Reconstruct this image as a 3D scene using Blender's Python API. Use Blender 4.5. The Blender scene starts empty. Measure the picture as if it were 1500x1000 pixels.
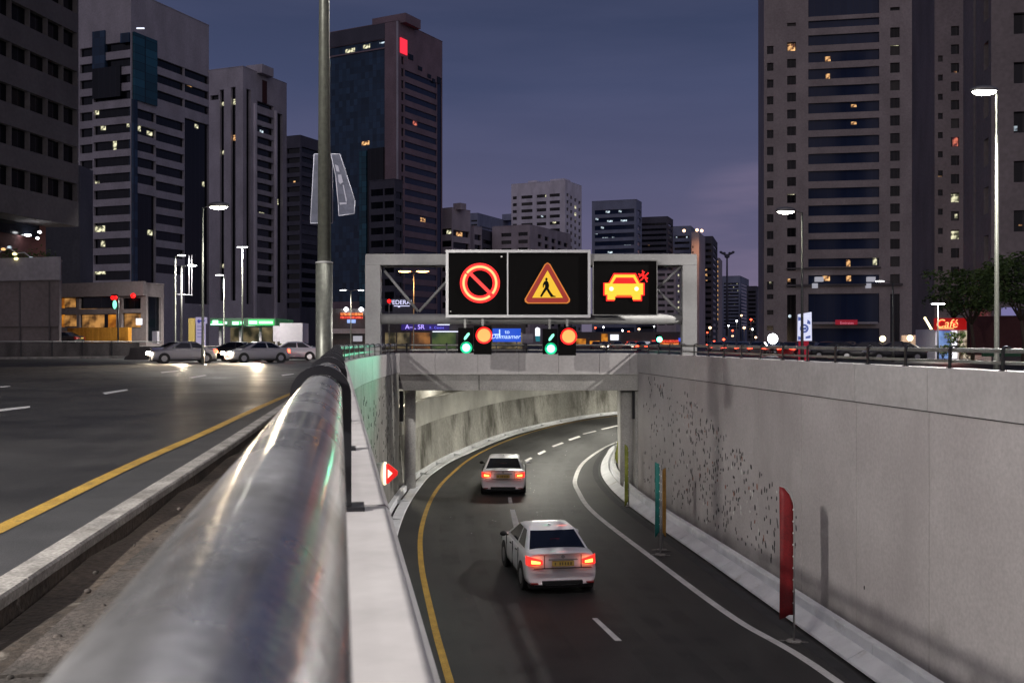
import bpy, math, random
from mathutils import Vector, Matrix
random.seed(7)
R = math.radians
C = bpy.context.scene.collection
F = 1500.0          # focal length in photo pixels (1500 px wide)
CZ = 6.2            # camera height above the sunken road
GZ = 4.75           # street level
sc = bpy.context.scene

# ------------------------------------------------------------------ helpers
def P(px, py, D):
    return Vector(((px-750)*D/F, D, CZ+(500-py)*D/F))
def G(px, py, z):
    D = (CZ-z)*F/(py-500.0)
    return ((px-750)*D/F, D)
def V3(x): return Vector(x)

class MB:
    def __init__(s): s.v = []; s.f = []; s.sm = []
    def add(s, vs, fs, smooth=False):
        b = len(s.v); s.v += [tuple(v) for v in vs]
        for f in fs: s.f.append(tuple(i+b for i in f)); s.sm.append(smooth)
        return s
    def box(s, x0, x1, y0, y1, z0, z1, rz=0, c=None):
        vs = [(x, y, z) for z in (z0, z1) for y in (y0, y1) for x in (x0, x1)]
        if rz:
            cx, cy = c if c else ((x0+x1)/2, (y0+y1)/2); ca, sa = math.cos(rz), math.sin(rz)
            vs = [(cx+(x-cx)*ca-(y-cy)*sa, cy+(x-cx)*sa+(y-cy)*ca, z) for x, y, z in vs]
        return s.add(vs, [(0,2,3,1),(4,5,7,6),(0,1,5,4),(2,6,7,3),(0,4,6,2),(1,3,7,5)])
    def obox(s, o, u, n, w, d, z0, z1, u0=0.0):
        # box along direction u from o, depth d along n
        o = Vector((o[0], o[1])); u = Vector(u); n = Vector(n)
        p = [o+u*u0, o+u*(u0+w), o+u*(u0+w)+n*d, o+u*u0+n*d]
        vs = [(q.x, q.y, z0) for q in p]+[(q.x, q.y, z1) for q in p]
        return s.add(vs, [(0,3,2,1),(4,5,6,7),(0,1,5,4),(1,2,6,5),(2,3,7,6),(3,0,4,7)])
    def tube(s, pts, r, n=12, cap=True, smooth=True):
        pts = [Vector(p) for p in pts]
        rs = r if isinstance(r, (list, tuple)) else [r]*len(pts)
        vs = []; up = None
        for i, p in enumerate(pts):
            a = pts[max(i-1, 0)]; b = pts[min(i+1, len(pts)-1)]
            t = (b-a).normalized()
            if up is None:
                up = Vector((0, 0, 1)) if abs(t.z) < .9 else Vector((1, 0, 0))
            x = t.cross(up).normalized(); y = x.cross(t).normalized(); up = y
            for k in range(n):
                an = 2*math.pi*k/n
                vs.append(p+x*math.cos(an)*rs[i]+y*math.sin(an)*rs[i])
        fs = [(i*n+k, i*n+(k+1) % n, (i+1)*n+(k+1) % n, (i+1)*n+k) for i in range(len(pts)-1) for k in range(n)]
        s.add(vs, fs, smooth)
        if cap:
            b = len(s.v)-len(vs)
            s.f.append(tuple(b+k for k in range(n))[::-1]); s.sm.append(False)
            s.f.append(tuple(b+(len(pts)-1)*n+k for k in range(n))); s.sm.append(False)
        return s
    def ell(s, c, r, n=12, m=8, rz=0):
        vs = []; ca, sa = math.cos(rz), math.sin(rz)
        for i in range(m+1):
            th = math.pi*i/m
            for k in range(n):
                ph = 2*math.pi*k/n
                x, y, z = r[0]*math.sin(th)*math.cos(ph), r[1]*math.sin(th)*math.sin(ph), r[2]*math.cos(th)
                vs.append((c[0]+x*ca-y*sa, c[1]+x*sa+y*ca, c[2]+z))
        fs = [(i*n+k, i*n+(k+1) % n, (i+1)*n+(k+1) % n, (i+1)*n+k) for i in range(m) for k in range(n)]
        return s.add(vs, fs, True)
    def poly(s, pts, y0, y1):      # prism from (x,z) outline between two depths
        n = len(pts)
        vs = [(x, y0, z) for x, z in pts]+[(x, y1, z) for x, z in pts]
        fs = [tuple(range(n)), tuple(range(2*n-1, n-1, -1))]+[(i, i+n, (i+1) % n+n, (i+1) % n) for i in range(n)]
        return s.add(vs, fs)
    def ppx(s, pts, D, th=.02):    # the same, outline given in photo pixels at depth D
        return s.poly([((x-750)*D/F, CZ+(500-y)*D/F) for x, y in pts], D-th, D)
    def sweep(s, path, prof, closed=True, smooth=False):
        m = len(prof); vs = []; n = len(path)
        for i in range(n):
            a = Vector(path[max(i-1, 0)]); b = Vector(path[min(i+1, n-1)]); t = (b-a).normalized()
            nx, ny = t.y, -t.x
            for o, z in prof: vs.append((path[i][0]+nx*o, path[i][1]+ny*o, z))
        fs = []
        for i in range(n-1):
            for k in range(m if closed else m-1):
                k2 = (k+1) % m
                fs.append((i*m+k, i*m+k2, (i+1)*m+k2, (i+1)*m+k))
        if closed:
            fs.append(tuple(range(m))); fs.append(tuple((n-1)*m+k for k in range(m))[::-1])
        return s.add(vs, fs, smooth)
    def build(s, name, mat, parent=None, world=True):
        used = sorted({i for f in s.f for i in f})
        if len(used) < len(s.v):
            mp_ = {a: b for b, a in enumerate(used)}; s.v = [s.v[i] for i in used]; s.f = [tuple(mp_[i] for i in f) for f in s.f]
        me = bpy.data.meshes.new(name); me.from_pydata(s.v, [], s.f)
        me.polygons.foreach_set('use_smooth', s.sm); me.materials.append(mat); me.update()
        o = bpy.data.objects.new(name, me); C.objects.link(o)
        if parent:
            o.parent = parent
            if world:
                l = Vector((0, 0, 0)); p = parent
                while p: l += p.location; p = p.parent
                o.location = -l
        return o

def fixn(o):
    import bmesh
    bm = bmesh.new(); bm.from_mesh(o.data); bmesh.ops.recalc_face_normals(bm, faces=bm.faces); bm.to_mesh(o.data); bm.free()
    return o
def thing(name, label, cat, loc=(0, 0, 0), group=None, rz=0):
    o = bpy.data.objects.new(name, None); o.empty_display_size = .2; C.objects.link(o)
    o.location = loc; o.rotation_euler = (0, 0, rz); return tag(o, label, cat, group)
def tag(o, label=None, cat=None, group=None, kind=None):
    if label: o['label'] = label
    if cat: o['category'] = cat
    if group: o['group'] = group
    if kind: o['kind'] = kind
    return o
def copy_tree(o, parent=None):
    c = o.copy(); C.objects.link(c)
    if parent: c.parent = parent
    for ch in list(o.children): copy_tree(ch, c)
    return c
def dup(proto, loc, rz, label, group=None):
    c = copy_tree(proto); c.location = loc; c.rotation_euler = (0, 0, rz); c['label'] = label
    if group: c['group'] = group
    return c
def text(body, size, mat, parent, loc, name='lettering', extrude=.01, shear=0, world=True):
    cu = bpy.data.curves.new('t', 'FONT'); cu.body = body; cu.size = size; cu.extrude = extrude
    cu.align_x = 'CENTER'; cu.align_y = 'CENTER'; cu.shear = shear
    t = bpy.data.objects.new('t', cu); C.objects.link(t)
    bpy.context.view_layer.update()
    me = bpy.data.meshes.new_from_object(t.evaluated_get(bpy.context.evaluated_depsgraph_get()))
    bpy.data.objects.remove(t)
    for v in me.vertices: v.co = Vector((v.co.x, -v.co.z, v.co.y))+Vector(loc)
    me.materials.clear(); me.materials.append(mat)
    o = bpy.data.objects.new(name, me); C.objects.link(o); o.parent = parent
    if world:
        l = Vector((0, 0, 0)); p = parent
        while p: l += p.location; p = p.parent
        o.location = -l
    return o
def catmull(pts, step=.6):
    pts = [Vector(p[:2]) for p in pts]
    q = [pts[0]*2-pts[1]]+pts+[pts[-1]*2-pts[-2]]; out = []
    for i in range(1, len(q)-2):
        p0, p1, p2, p3 = q[i-1:i+3]; n = max(1, int((p2-p1).length/step))
        for k in range(n):
            t = k/n
            out.append(.5*((2*p1)+(p2-p0)*t+(2*p0-5*p1+4*p2-p3)*t*t+(3*p1-p0-3*p2+p3)*t**3))
    out.append(pts[-1]); return out
def cut(path, s0, s1):
    out = []; s = 0
    for i in range(len(path)-1):
        a, b = path[i], path[i+1]; L = (b-a).length
        if s+L >= s0 and s <= s1:
            if not out: out.append(a+(b-a)*max(0, (s0-s)/L))
            out.append(a+(b-a)*min(1, (s1-s)/L))
        s += L
    return out
def plen(path): return sum((path[i+1]-path[i]).length for i in range(len(path)-1))
def offs(path, o):
    r = []
    for i in range(len(path)):
        a = path[max(i-1, 0)]; b = path[min(i+1, len(path)-1)]; t = (b-a).normalized()
        r.append(path[i]+Vector((t.y, -t.x))*o)
    return r

# ------------------------------------------------------------------ materials
def lin(c):
    if isinstance(c, str):
        c = [int(c[i:i+2], 16)/255 for i in (0, 2, 4)]
    return [x/12.92 if x <= .04045 else ((x+.055)/1.055)**2.4 for x in c]
def newmat(name):
    m = bpy.data.materials.new(name); m.use_nodes = True
    nt = m.node_tree; b = nt.nodes['Principled BSDF']; return m, nt, b
def plain(name, col, rough=.6, metal=0., spec=.5, emi=None, es=1.):
    m, nt, b = newmat(name)
    b.inputs['Base Color'].default_value = (*col, 1); b.inputs['Roughness'].default_value = rough
    b.inputs['Metallic'].default_value = metal; b.inputs['Specular IOR Level'].default_value = spec
    if emi:
        b.inputs['Emission Color'].default_value = (*emi, 1); b.inputs['Emission Strength'].default_value = es
        m.cycles.emission_sampling = 'NONE'
    return m
def noisy(name, c1, c2, scale=3., rough=.8, bump=.15, stretch=(1, 1, 1), metal=0., detail=6, spots=None, rvar=0., contrast=(.35, .65), fine=60., fineamt=.12):
    m, nt, b = newmat(name); N = nt.nodes; L = nt.links
    tc = N.new('ShaderNodeTexCoord'); mp = N.new('ShaderNodeMapping'); mp.inputs['Scale'].default_value = stretch
    L.new(tc.outputs['Object'], mp.inputs['Vector'])
    nz = N.new('ShaderNodeTexNoise'); nz.inputs['Scale'].default_value = scale; nz.inputs['Detail'].default_value = detail
    L.new(mp.outputs[0], nz.inputs['Vector'])
    cr = N.new('ShaderNodeValToRGB'); e = cr.color_ramp.elements
    e[0].position, e[1].position = contrast; e[0].color = (*c1, 1); e[1].color = (*c2, 1)
    L.new(nz.outputs['Fac'], cr.inputs[0]); out = cr.outputs[0]
    n2 = N.new('ShaderNodeTexNoise'); n2.inputs['Scale'].default_value = fine; n2.inputs['Detail'].default_value = 4
    L.new(tc.outputs['Object'], n2.inputs['Vector'])
    mx = N.new('ShaderNodeMixRGB'); mx.blend_type = 'OVERLAY'; mx.inputs[0].default_value = fineamt*4 if fineamt*4 < 1 else 1
    L.new(out, mx.inputs[1]); L.new(n2.outputs['Fac'], mx.inputs[2]); out = mx.outputs[0]
    if spots:
        col, sscale, lo, hi, st = spots
        mp2 = N.new('ShaderNodeMapping'); mp2.inputs['Scale'].default_value = st; L.new(tc.outputs['Object'], mp2.inputs['Vector'])
        n3 = N.new('ShaderNodeTexNoise'); n3.inputs['Scale'].default_value = sscale; n3.inputs['Detail'].default_value = 8; n3.inputs['Roughness'].default_value = .65
        L.new(mp2.outputs[0], n3.inputs['Vector'])
        mr = N.new('ShaderNodeMapRange'); mr.inputs['From Min'].default_value = lo; mr.inputs['From Max'].default_value = hi
        L.new(n3.outputs['Fac'], mr.inputs['Value'])
        m2 = N.new('ShaderNodeMixRGB'); L.new(mr.outputs[0], m2.inputs[0]); L.new(out, m2.inputs[1]); m2.inputs[2].default_value = (*col, 1); out = m2.outputs[0]
    L.new(out, b.inputs['Base Color'])
    b.inputs['Roughness'].default_value = rough; b.inputs['Metallic'].default_value = metal
    if rvar:
        mr = N.new('ShaderNodeMapRange'); mr.inputs['To Min'].default_value = rough-rvar; mr.inputs['To Max'].default_value = rough+rvar
        mr.inputs['From Min'].default_value = .3; mr.inputs['From Max'].default_value = .7
        L.new(nz.outputs['Fac'], mr.inputs['Value']); L.new(mr.outputs[0], b.inputs['Roughness'])
    if bump:
        bp = N.new('ShaderNodeBump'); bp.inputs['Strength'].default_value = bump; bp.inputs['Distance'].default_value = .02
        L.new(n2.outputs['Fac'], bp.inputs['Height']); L.new(bp.outputs[0], b.inputs['Normal'])
    return m
def glassm(name, col, frame, cell=1.3, rough=.12, ch=50., fw=.03, tint2=None):
    # dark window glass with thin mullions every `cell` metres, each pane slightly different
    m, nt, b = newmat(name); N = nt.nodes; L = nt.links
    tc = N.new('ShaderNodeTexCoord'); sp = N.new('ShaderNodeSeparateXYZ'); L.new(tc.outputs['Object'], sp.inputs[0])
    cb = N.new('ShaderNodeCombineXYZ'); L.new(sp.outputs[0], cb.inputs[0]); L.new(sp.outputs[2], cb.inputs[1])
    br = N.new('ShaderNodeTexBrick'); br.offset = 0; br.inputs['Scale'].default_value = 1; br.inputs['Mortar Size'].default_value = fw
    br.inputs['Brick Width'].default_value = cell; br.inputs['Row Height'].default_value = ch; br.inputs['Mortar Smooth'].default_value = 0
    br.inputs['Color1'].default_value = (*col, 1); br.inputs['Color2'].default_value = (*(tint2 or [c*2.2 for c in col]), 1); br.inputs['Mortar'].default_value = (*frame, 1)
    L.new(cb.outputs[0], br.inputs['Vector']); L.new(br.outputs['Color'], b.inputs['Base Color'])
    b.inputs['Roughness'].default_value = rough; b.inputs['Specular IOR Level'].default_value = .3
    return m
def litm(name, c1, c2, s, scale=1.3):
    m, nt, b = newmat(name); N = nt.nodes; L = nt.links
    tc = N.new('ShaderNodeTexCoord'); nz = N.new('ShaderNodeTexNoise'); nz.inputs['Scale'].default_value = scale; nz.inputs['Detail'].default_value = 3
    L.new(tc.outputs['Object'], nz.inputs['Vector'])
    cr = N.new('ShaderNodeValToRGB'); e = cr.color_ramp.elements; e[0].position = .42; e[1].position = .62
    e[0].color = (*c1, 1); e[1].color = (*c2, 1); L.new(nz.outputs['Fac'], cr.inputs[0])
    b.inputs['Base Color'].default_value = (.02, .02, .02, 1); L.new(cr.outputs[0], b.inputs['Emission Color']); b.inputs['Emission Strength'].default_value = s
    m.cycles.emission_sampling = 'NONE'; return m
def emit(name, col, s): return plain(name, [c*.3 for c in col], .5, emi=col, es=s)

M = {}
M['asphalt'] = noisy('asphalt', (.018, .018, .020), (.033, .032, .034), .5, .58, .5, fine=55, fineamt=.2, rvar=.12, spots=((.045, .042, .04), .35, .55, .8, (1, .25, 1)))
M['asphalt_low'] = noisy('asphalt_low', (.020, .020, .021), (.034, .0335, .033), .6, .6, .5, fine=50, fineamt=.2, spots=((.014, .014, .015), .5, .5, .75, (1.6, .18, 1)))
M['gutter'] = noisy('gutter', (.026, .027, .031), (.042, .042, .047), 2, .8, .3, fine=70)
M['kerb'] = noisy('kerb', (.2, .19, .18), (.36, .34, .32), 2.5, .85, .35, fine=40, fineamt=.2, spots=((.1, .09, .08), 2, .52, .75, (1, 1, 1)))
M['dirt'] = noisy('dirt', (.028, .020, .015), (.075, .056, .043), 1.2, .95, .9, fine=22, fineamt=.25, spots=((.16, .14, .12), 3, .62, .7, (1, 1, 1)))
M['paver'] = noisy('paver', (.035, .03, .027), (.085, .07, .062), 1.6, .95, .7, fine=30, fineamt=.25)
M['yellow'] = noisy('yellow', (.34, .20, .03), (.5, .31, .05), 2.5, .7, .3, fine=45, fineamt=.2, spots=((.12, .09, .05), 5, .56, .72, (1, 1, 1)))
M['white'] = noisy('white', (.62, .61, .6), (.80, .79, .78), 2.5, .7, .3, fine=45, fineamt=.15, spots=((.2, .2, .19), 5, .58, .75, (1, 1, 1)))
M['cladding'] = noisy('cladding', (.38, .36, .366), (.45, .43, .436), .8, .55, .08, fine=9, fineamt=.06)
M['panel'] = noisy('panel', (.39, .360, .366), (.46, .43, .436), .45, .6, .12, fine=14, fineamt=.06, spots=((.33, .30, .305), .5, .5, .8, (1, 1, .5)))
M['panelL'] = noisy('panel_left', (.22, .215, .20), (.32, .31, .285), .7, .65, .15, fine=14, fineamt=.1, spots=((.13, .125, .11), 1.4, .5, .72, (2, 2, .35)))
M['grime'] = noisy('grime', (.27, .262, .235), (.50, .488, .45), .5, .85, .3, stretch=(.8, .8, .6), fine=6, fineamt=.12, spots=((.095, .09, .075), .55, .50, .66, (.8, .8, .42)))
M['concrete'] = noisy('concrete', (.38, .37, .36), (.48, .47, .455), 1.2, .8, .2, fine=20, fineamt=.12)
M['pale_band'] = noisy('pale_band', (.52, .51, .47), (.66, .65, .60), .8, .75, .1, fine=12, fineamt=.08)
M['barrier'] = noisy('barrier', (.72, .73, .76), (.86, .87, .90), 1.6, .7, .1, fine=22, fineamt=.08, spots=((.45, .43, .40), 1.5, .58, .8, (1, 1, 1)))
M['dark_concrete'] = noisy('dark_concrete', (.05, .045, .045), (.11, .1, .1), 1.0, .9, .3, stretch=(1, 1, .4), fine=10)
M['steel'] = noisy('steel', (.30, .30, .30), (.38, .38, .38), 1.0, .58, .03, metal=.25, fine=12, fineamt=.04)
M['pipe'] = noisy('pipe', (.33, .33, .35), (.48, .48, .50), 7., .30, .06, stretch=(1, .5, 1), metal=.72, rvar=.10, fine=90, fineamt=.12, spots=((.20, .195, .19), 9, .50, .66, (1, .6, 1)))
_b = M['pipe'].node_tree.nodes['Principled BSDF']; _b.inputs['Coat Weight'].default_value = .25; _b.inputs['Coat Roughness'].default_value = .1
M['black_iron'] = plain('black_iron', (.018, .018, .022), .38, .3)
M['pole_steel'] = noisy('pole_steel', (.20, .20, .19), (.30, .30, .29), 2., .45, .05, metal=.6, fine=20)
M['sign_black'] = plain('sign_black', (.0035, .003, .003), .75, spec=.12)
M['sign_frame'] = plain('sign_frame', (.6, .6, .61), .4, .3)
M['led_core'] = emit('led_core', (1, .58, .20), 1.25)
M['led_red_glow'] = emit('led_red_glow', (1, .012, .01), 1.6)  # red LED marks, and the imitated bloom behind the ring and car icon
M['led_dim'] = emit('led_dim', (1, .01, .008), .28)
M['led_slash'] = emit('led_slash', (1, .045, .04), 1.1)
M['led_deep'] = emit('led_deep', (.75, .006, .006), 1.); M['led_yellow'] = emit('led_yellow', (1, .50, .03), 1.3)
M['led_pale'] = emit('led_pale', (1, .85, .35), 3)
M['tri_red'] = emit('tri_red', (.26, .012, .006), 1.)
M['tri_yellow'] = emit('tri_yellow', (.80, .47, .02), 1.)
M['tri_orange'] = emit('tri_orange', (.6, .18, .02), 1.)
M['sig_green'] = emit('sig_green', (.12, 1, .55), 9)
M['sig_green_dim'] = emit('sig_green_dim', (.25, .9, .6), 1.6)
M['sig_red'] = emit('sig_red', (1, .40, .10), 1.25)
M['sig_green_glow'] = emit('sig_green_glow', (.0, .75, .30), .9)
M['sig_rim'] = emit('sig_rim', (1, .01, .01), 2)
M['lamp'] = emit('lamp', (1, .97, .85), 60)
M['lamp_warm'] = emit('lamp_warm', (1, .42, .12), 25)
M['lamp_cool'] = emit('lamp_cool', (.95, .97, 1), 14)
M['glass_dark'] = glassm('glass_dark', (.004, .005, .008), (.03, .03, .035), 1.5)
M['glass_blue'] = glassm('glass_blue', (.018, .04, .075), (.03, .045, .07), 1.4, ch=1.9, fw=.04)
M['glass_band'] = glassm('glass_band', (.018, .030, .075), (.035, .04, .07), 1.2, tint2=(.025, .04, .09))
M['glass_teal'] = glassm('glass_teal', (.015, .07, .10), (.01, .02, .03), 1.6, ch=1.8, fw=.05)
M['glass_small'] = glassm('glass_small', (.006, .006, .01), (.05, .045, .045), .75, ch=40, fw=.05)
M['glass_curtain'] = glassm('glass_curtain', (.05, .045, .042), (.06, .055, .05), .75, ch=40, fw=.05, tint2=(.03, .028, .03)); M['glass_black'] = glassm('glass_black', (.003, .003, .005), (.04, .035, .035), .75, ch=40, fw=.05)
M['lit_white'] = litm('lit_white', (.05, .05, .03), (1, .95, .62), 1.2)
M['lit_warm'] = litm('lit_warm', (.06, .02, .01), (1, .55, .22), 1.3)
M['lit_cool'] = litm('lit_cool', (.04, .05, .06), (.75, .9, 1), 1.2)
M['lit_orange'] = litm('lit_orange', (.25, .07, .005), (1, .36, .03), .8, .5)
def wallm(n, c, s=.25): return noisy('facade_'+n, [x*.85 for x in c], [x*1.12 for x in c], s, .85, .1, stretch=(1, 1, .5), fine=3, fineamt=.08)
M['w_dark'] = wallm('dark', (.115, .105, .11))
M['w_red'] = wallm('red', (.07, .02, .02))
M['w_grey'] = wallm('grey', (.44, .42, .46))
M['w_light'] = wallm('light', (.47, .45, .50))
M['w_pink'] = wallm('pink', (.26, .19, .22))
M['w_beige'] = wallm('beige', (.37, .325, .32))
M['w_beige2'] = wallm('beige2', (.25, .215, .22))
M['w_white'] = wallm('white', (.80, .77, .84))
M['w_mid'] = wallm('mid', (.50, .44, .47))
M['w_blue'] = wallm('blue', (.26, .29, .40))
M['w_slate'] = wallm('slate', (.09, .09, .12))

# ------------------------------------------------------------------ world: clear dusk sky
w = bpy.data.worlds.new('World'); sc.world = w; w.use_nodes = True
nt = w.node_tree; N = nt.nodes; L = nt.links; bg = N['Background']
tc = N.new('ShaderNodeTexCoord'); sp = N.new('ShaderNodeSeparateXYZ'); L.new(tc.outputs['Generated'], sp.inputs[0])
cr = N.new('ShaderNodeValToRGB'); L.new(sp.outputs[2], cr.inputs[0]); e = cr.color_ramp.elements
SK = [(0.0, '6b6376'), (.05, '69627c'), (.10, '605d7a'), (.16, '545674'), (.24, '424a69'), (.33, '363f5b'), (.6, '2a3452'), (1., '232c48')]
e[0].position = 0; e[0].color = (*lin(SK[0][1]), 1); e[1].position = 1; e[1].color = (*lin(SK[-1][1]), 1)
for p, c in SK[1:-1]:
    q = e.new(p); q.color = (*lin(c), 1)
mp = N.new('ShaderNodeMapping'); mp.inputs['Scale'].default_value = (2.2, 2.2, 16); mp.inputs['Rotation'].default_value = (0, R(-7), 0); L.new(tc.outputs['Generated'], mp.inputs[0])
nz = N.new('ShaderNodeTexNoise'); nz.inputs['Scale'].default_value = 1.6; nz.inputs['Detail'].default_value = 5; L.new(mp.outputs[0], nz.inputs['Vector'])
mr = N.new('ShaderNodeMapRange'); mr.inputs['From Min'].default_value = .42; mr.inputs['From Max'].default_value = .72; L.new(nz.outputs['Fac'], mr.inputs['Value'])
# clouds pick up a pink afterglow towards the right of the street, low over the roofs
dp = N.new('ShaderNodeVectorMath'); dp.operation = 'DOT_PRODUCT'; L.new(tc.outputs['Generated'], dp.inputs[0])
dp.inputs[1].default_value = Vector((.27, 1, .085)).normalized()
m1 = N.new('ShaderNodeMapRange'); m1.inputs['From Min'].default_value = .9935; m1.inputs['From Max'].default_value = 1; L.new(dp.outputs['Value'], m1.inputs['Value'])
mu = N.new('ShaderNodeMath'); mu.operation = 'MULTIPLY'; L.new(mr.outputs[0], mu.inputs[0]); L.new(m1.outputs[0], mu.inputs[1])
mix = N.new('ShaderNodeMixRGB'); L.new(mu.outputs[0], mix.inputs[0]); L.new(cr.outputs[0], mix.inputs[1]); mix.inputs[2].default_value = (*lin('86768f'), 1)
mr2 = N.new('ShaderNodeMapRange'); mr2.inputs['To Min'].default_value = 0; mr2.inputs['To Max'].default_value = .07; L.new(mr.outputs[0], mr2.inputs['Value'])
mix2 = N.new('ShaderNodeMixRGB'); L.new(mr2.outputs[0], mix2.inputs[0]); L.new(mix.outputs[0], mix2.inputs[1]); mix2.inputs[2].default_value = (*lin('8583a8'), 1)
m3 = N.new('ShaderNodeMapRange'); m3.interpolation_type = 'SMOOTHSTEP'; m3.inputs['From Min'].default_value = -.15; m3.inputs['From Max'].default_value = -.8; L.new(sp.outputs[1], m3.inputs['Value'])
mix3 = N.new('ShaderNodeMixRGB'); L.new(m3.outputs[0], mix3.inputs[0]); L.new(mix2.outputs[0], mix3.inputs[1]); mix3.inputs[2].default_value = (.34, .30, .345, 1)  # brighter sky behind the camera, added as front fill for the facades
L.new(mix3.outputs[0], bg.inputs['Color']); bg.inputs['Strength'].default_value = 1.0

# ------------------------------------------------------------------ camera
cam = bpy.data.cameras.new('camera'); co = bpy.data.objects.new('camera', cam); C.objects.link(co); sc.camera = co
cam.lens = 36; cam.sensor_width = 36; cam.clip_start = .02; cam.clip_end = 6000
co.location = (0, 0, CZ); co.rotation_euler = (R(90), 0, 0)
cam.dof.use_dof = True; cam.dof.focus_distance = 26; cam.dof.aperture_fstop = 13

def spot(name, loc, target, power, col, parent=None, ang=150, blend=.6, r=.12):
    l = bpy.data.lights.new(name, 'SPOT'); l.energy = power; l.color = col; l.spot_size = R(ang); l.spot_blend = blend; l.shadow_soft_size = r
    o = bpy.data.objects.new(name, l); C.objects.link(o)
    o.rotation_euler = (Vector(target)-Vector(loc)).to_track_quat('-Z', 'Y').to_euler()
    o.location = loc
    if parent:
        o.parent = parent; lo = Vector((0, 0, 0)); p = parent
        while p: lo += p.location; p = p.parent
        o.location = Vector(loc)-lo
    return o

# ------------------------------------------------------------------ plan of the sunken road
LW = catmull([(.107-.168*y, y) for y in (-30, -25, -20, -15, -10, -5, 0, 5, 10, 15, 19.5)]+[(-3.84, 23.5), (-4.28, 28.5), (-4.50, 33), (-4.58, 37.5), (-4.60, 41.7)], .5)
RW = catmull([(12.6, -30), (9.41, 0), (7.8, 15.6), (5.12, 41.6)], .5)
LW2 = catmull([(-4.60, 41.7), (-4.62, 43.5), (-4.15, 49), (-3.1, 56), (-.15, 69), (4.9, 81.6), (9.1, 88.5), (16, 97), (30, 109)], .6)
RW2 = catmull([(5.12, 41.6), (4.95, 45), (5.15, 50), (6.0, 56), (7.6, 62), (11.5, 70), (17, 77), (34, 92)], .6)
CURBL = catmull([(6.0, -30), (.9, 0), (-1.1, 12), (-3.1, 26.6), (-3.8, 35.8), (-3.85, 43.9), (-3.55, 49), (-2.58, 55.4), (.45, 68.4), (5.4, 80.9), (9.6, 87.7), (16.5, 96), (30.5, 108)], .6)
CURBR = catmull([(11.7, -30), (8.5, 0), (6.57, 18.6), (5.45, 29), (4.43, 38), (4.10, 44), (4.24, 49), (5.0, 55), (6.4, 61.5), (10.5, 69.5), (16, 76.5), (33, 91)], .6)
YEL = catmull([(3.6, -20), (.9, 6), (-1.12, 18.6), (-1.83, 23.3), (-2.58, 29), (-3.03, 34.5), (-3.17, 41.3), (-2.86, 47.7), (-1.88, 56.4), (.45, 67), (4.1, 77.5), (9.2, 86), (17, 95), (31, 107)], .6)
WHI = catmull([(10.3, -20), (7.4, 6), (5.95, 18.6), (4.98, 23), (4.07, 29), (2.98, 37), (2.75, 42), (2.88, 46.5), (3.97, 54), (6.6, 63.5), (10.6, 71.5), (16.5, 79), (32, 93)], .6)
def xat(path, y):
    for i in range(len(path)-1):
        if path[i].y <= y <= path[i+1].y:
            t = (y-path[i].y)/max(1e-6, path[i+1].y-path[i].y); return path[i].x+(path[i+1].x-path[i].x)*t
    return path[0].x if y < path[0].y else path[-1].x

def add_splash(mat, h, col):
    # road grime splashed up the foot of a wall, ragged upper edge
    nt = mat.node_tree; N = nt.nodes; L = nt.links; b = N['Principled BSDF']; src = b.inputs['Base Color'].links[0].from_socket
    tc = N.new('ShaderNodeTexCoord'); sp = N.new('ShaderNodeSeparateXYZ'); L.new(tc.outputs['Object'], sp.inputs[0])
    nz = N.new('ShaderNodeTexNoise'); nz.inputs['Scale'].default_value = 1.3; nz.inputs['Detail'].default_value = 8; L.new(tc.outputs['Object'], nz.inputs['Vector'])
    ma = N.new('ShaderNodeMath'); ma.operation = 'MULTIPLY_ADD'; L.new(nz.outputs['Fac'], ma.inputs[0]); ma.inputs[1].default_value = -2.6; L.new(sp.outputs[2], ma.inputs[2])
    mr = N.new('ShaderNodeMapRange'); mr.inputs['From Min'].default_value = h-1.3; mr.inputs['From Max'].default_value = h-2.3; mr.inputs['To Max'].default_value = .55; L.new(ma.outputs[0], mr.inputs['Value'])
    mx = N.new('ShaderNodeMixRGB'); L.new(mr.outputs[0], mx.inputs[0]); L.new(src, mx.inputs[1]); mx.inputs[2].default_value = (*col, 1); L.new(mx.outputs[0], b.inputs['Base Color'])
add_splash(M['panel'], 1.0, (.17, .155, .15)); add_splash(M['panelL'], 1.3, (.12, .115, .10))
M['tyre_track'] = noisy('tyre_track', (.010, .010, .010), (.016, .016, .016), .8, .5, .2, fine=50)
_nt = M['tyre_track'].node_tree; _n = _nt.nodes.new('ShaderNodeTexNoise'); _n.inputs['Scale'].default_value = .9; _n.inputs['Detail'].default_value = 8
_t = _nt.nodes.new('ShaderNodeTexCoord'); _nt.links.new(_t.outputs['Object'], _n.inputs['Vector']); _m = _nt.nodes.new('ShaderNodeMapRange'); _m.inputs['From Min'].default_value = .42; _m.inputs['From Max'].default_value = .9; _m.inputs['To Max'].default_value = .3
_nt.links.new(_n.outputs['Fac'], _m.inputs['Value']); _nt.links.new(_m.outputs[0], _nt.nodes['Principled BSDF'].inputs['Alpha'])
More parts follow.
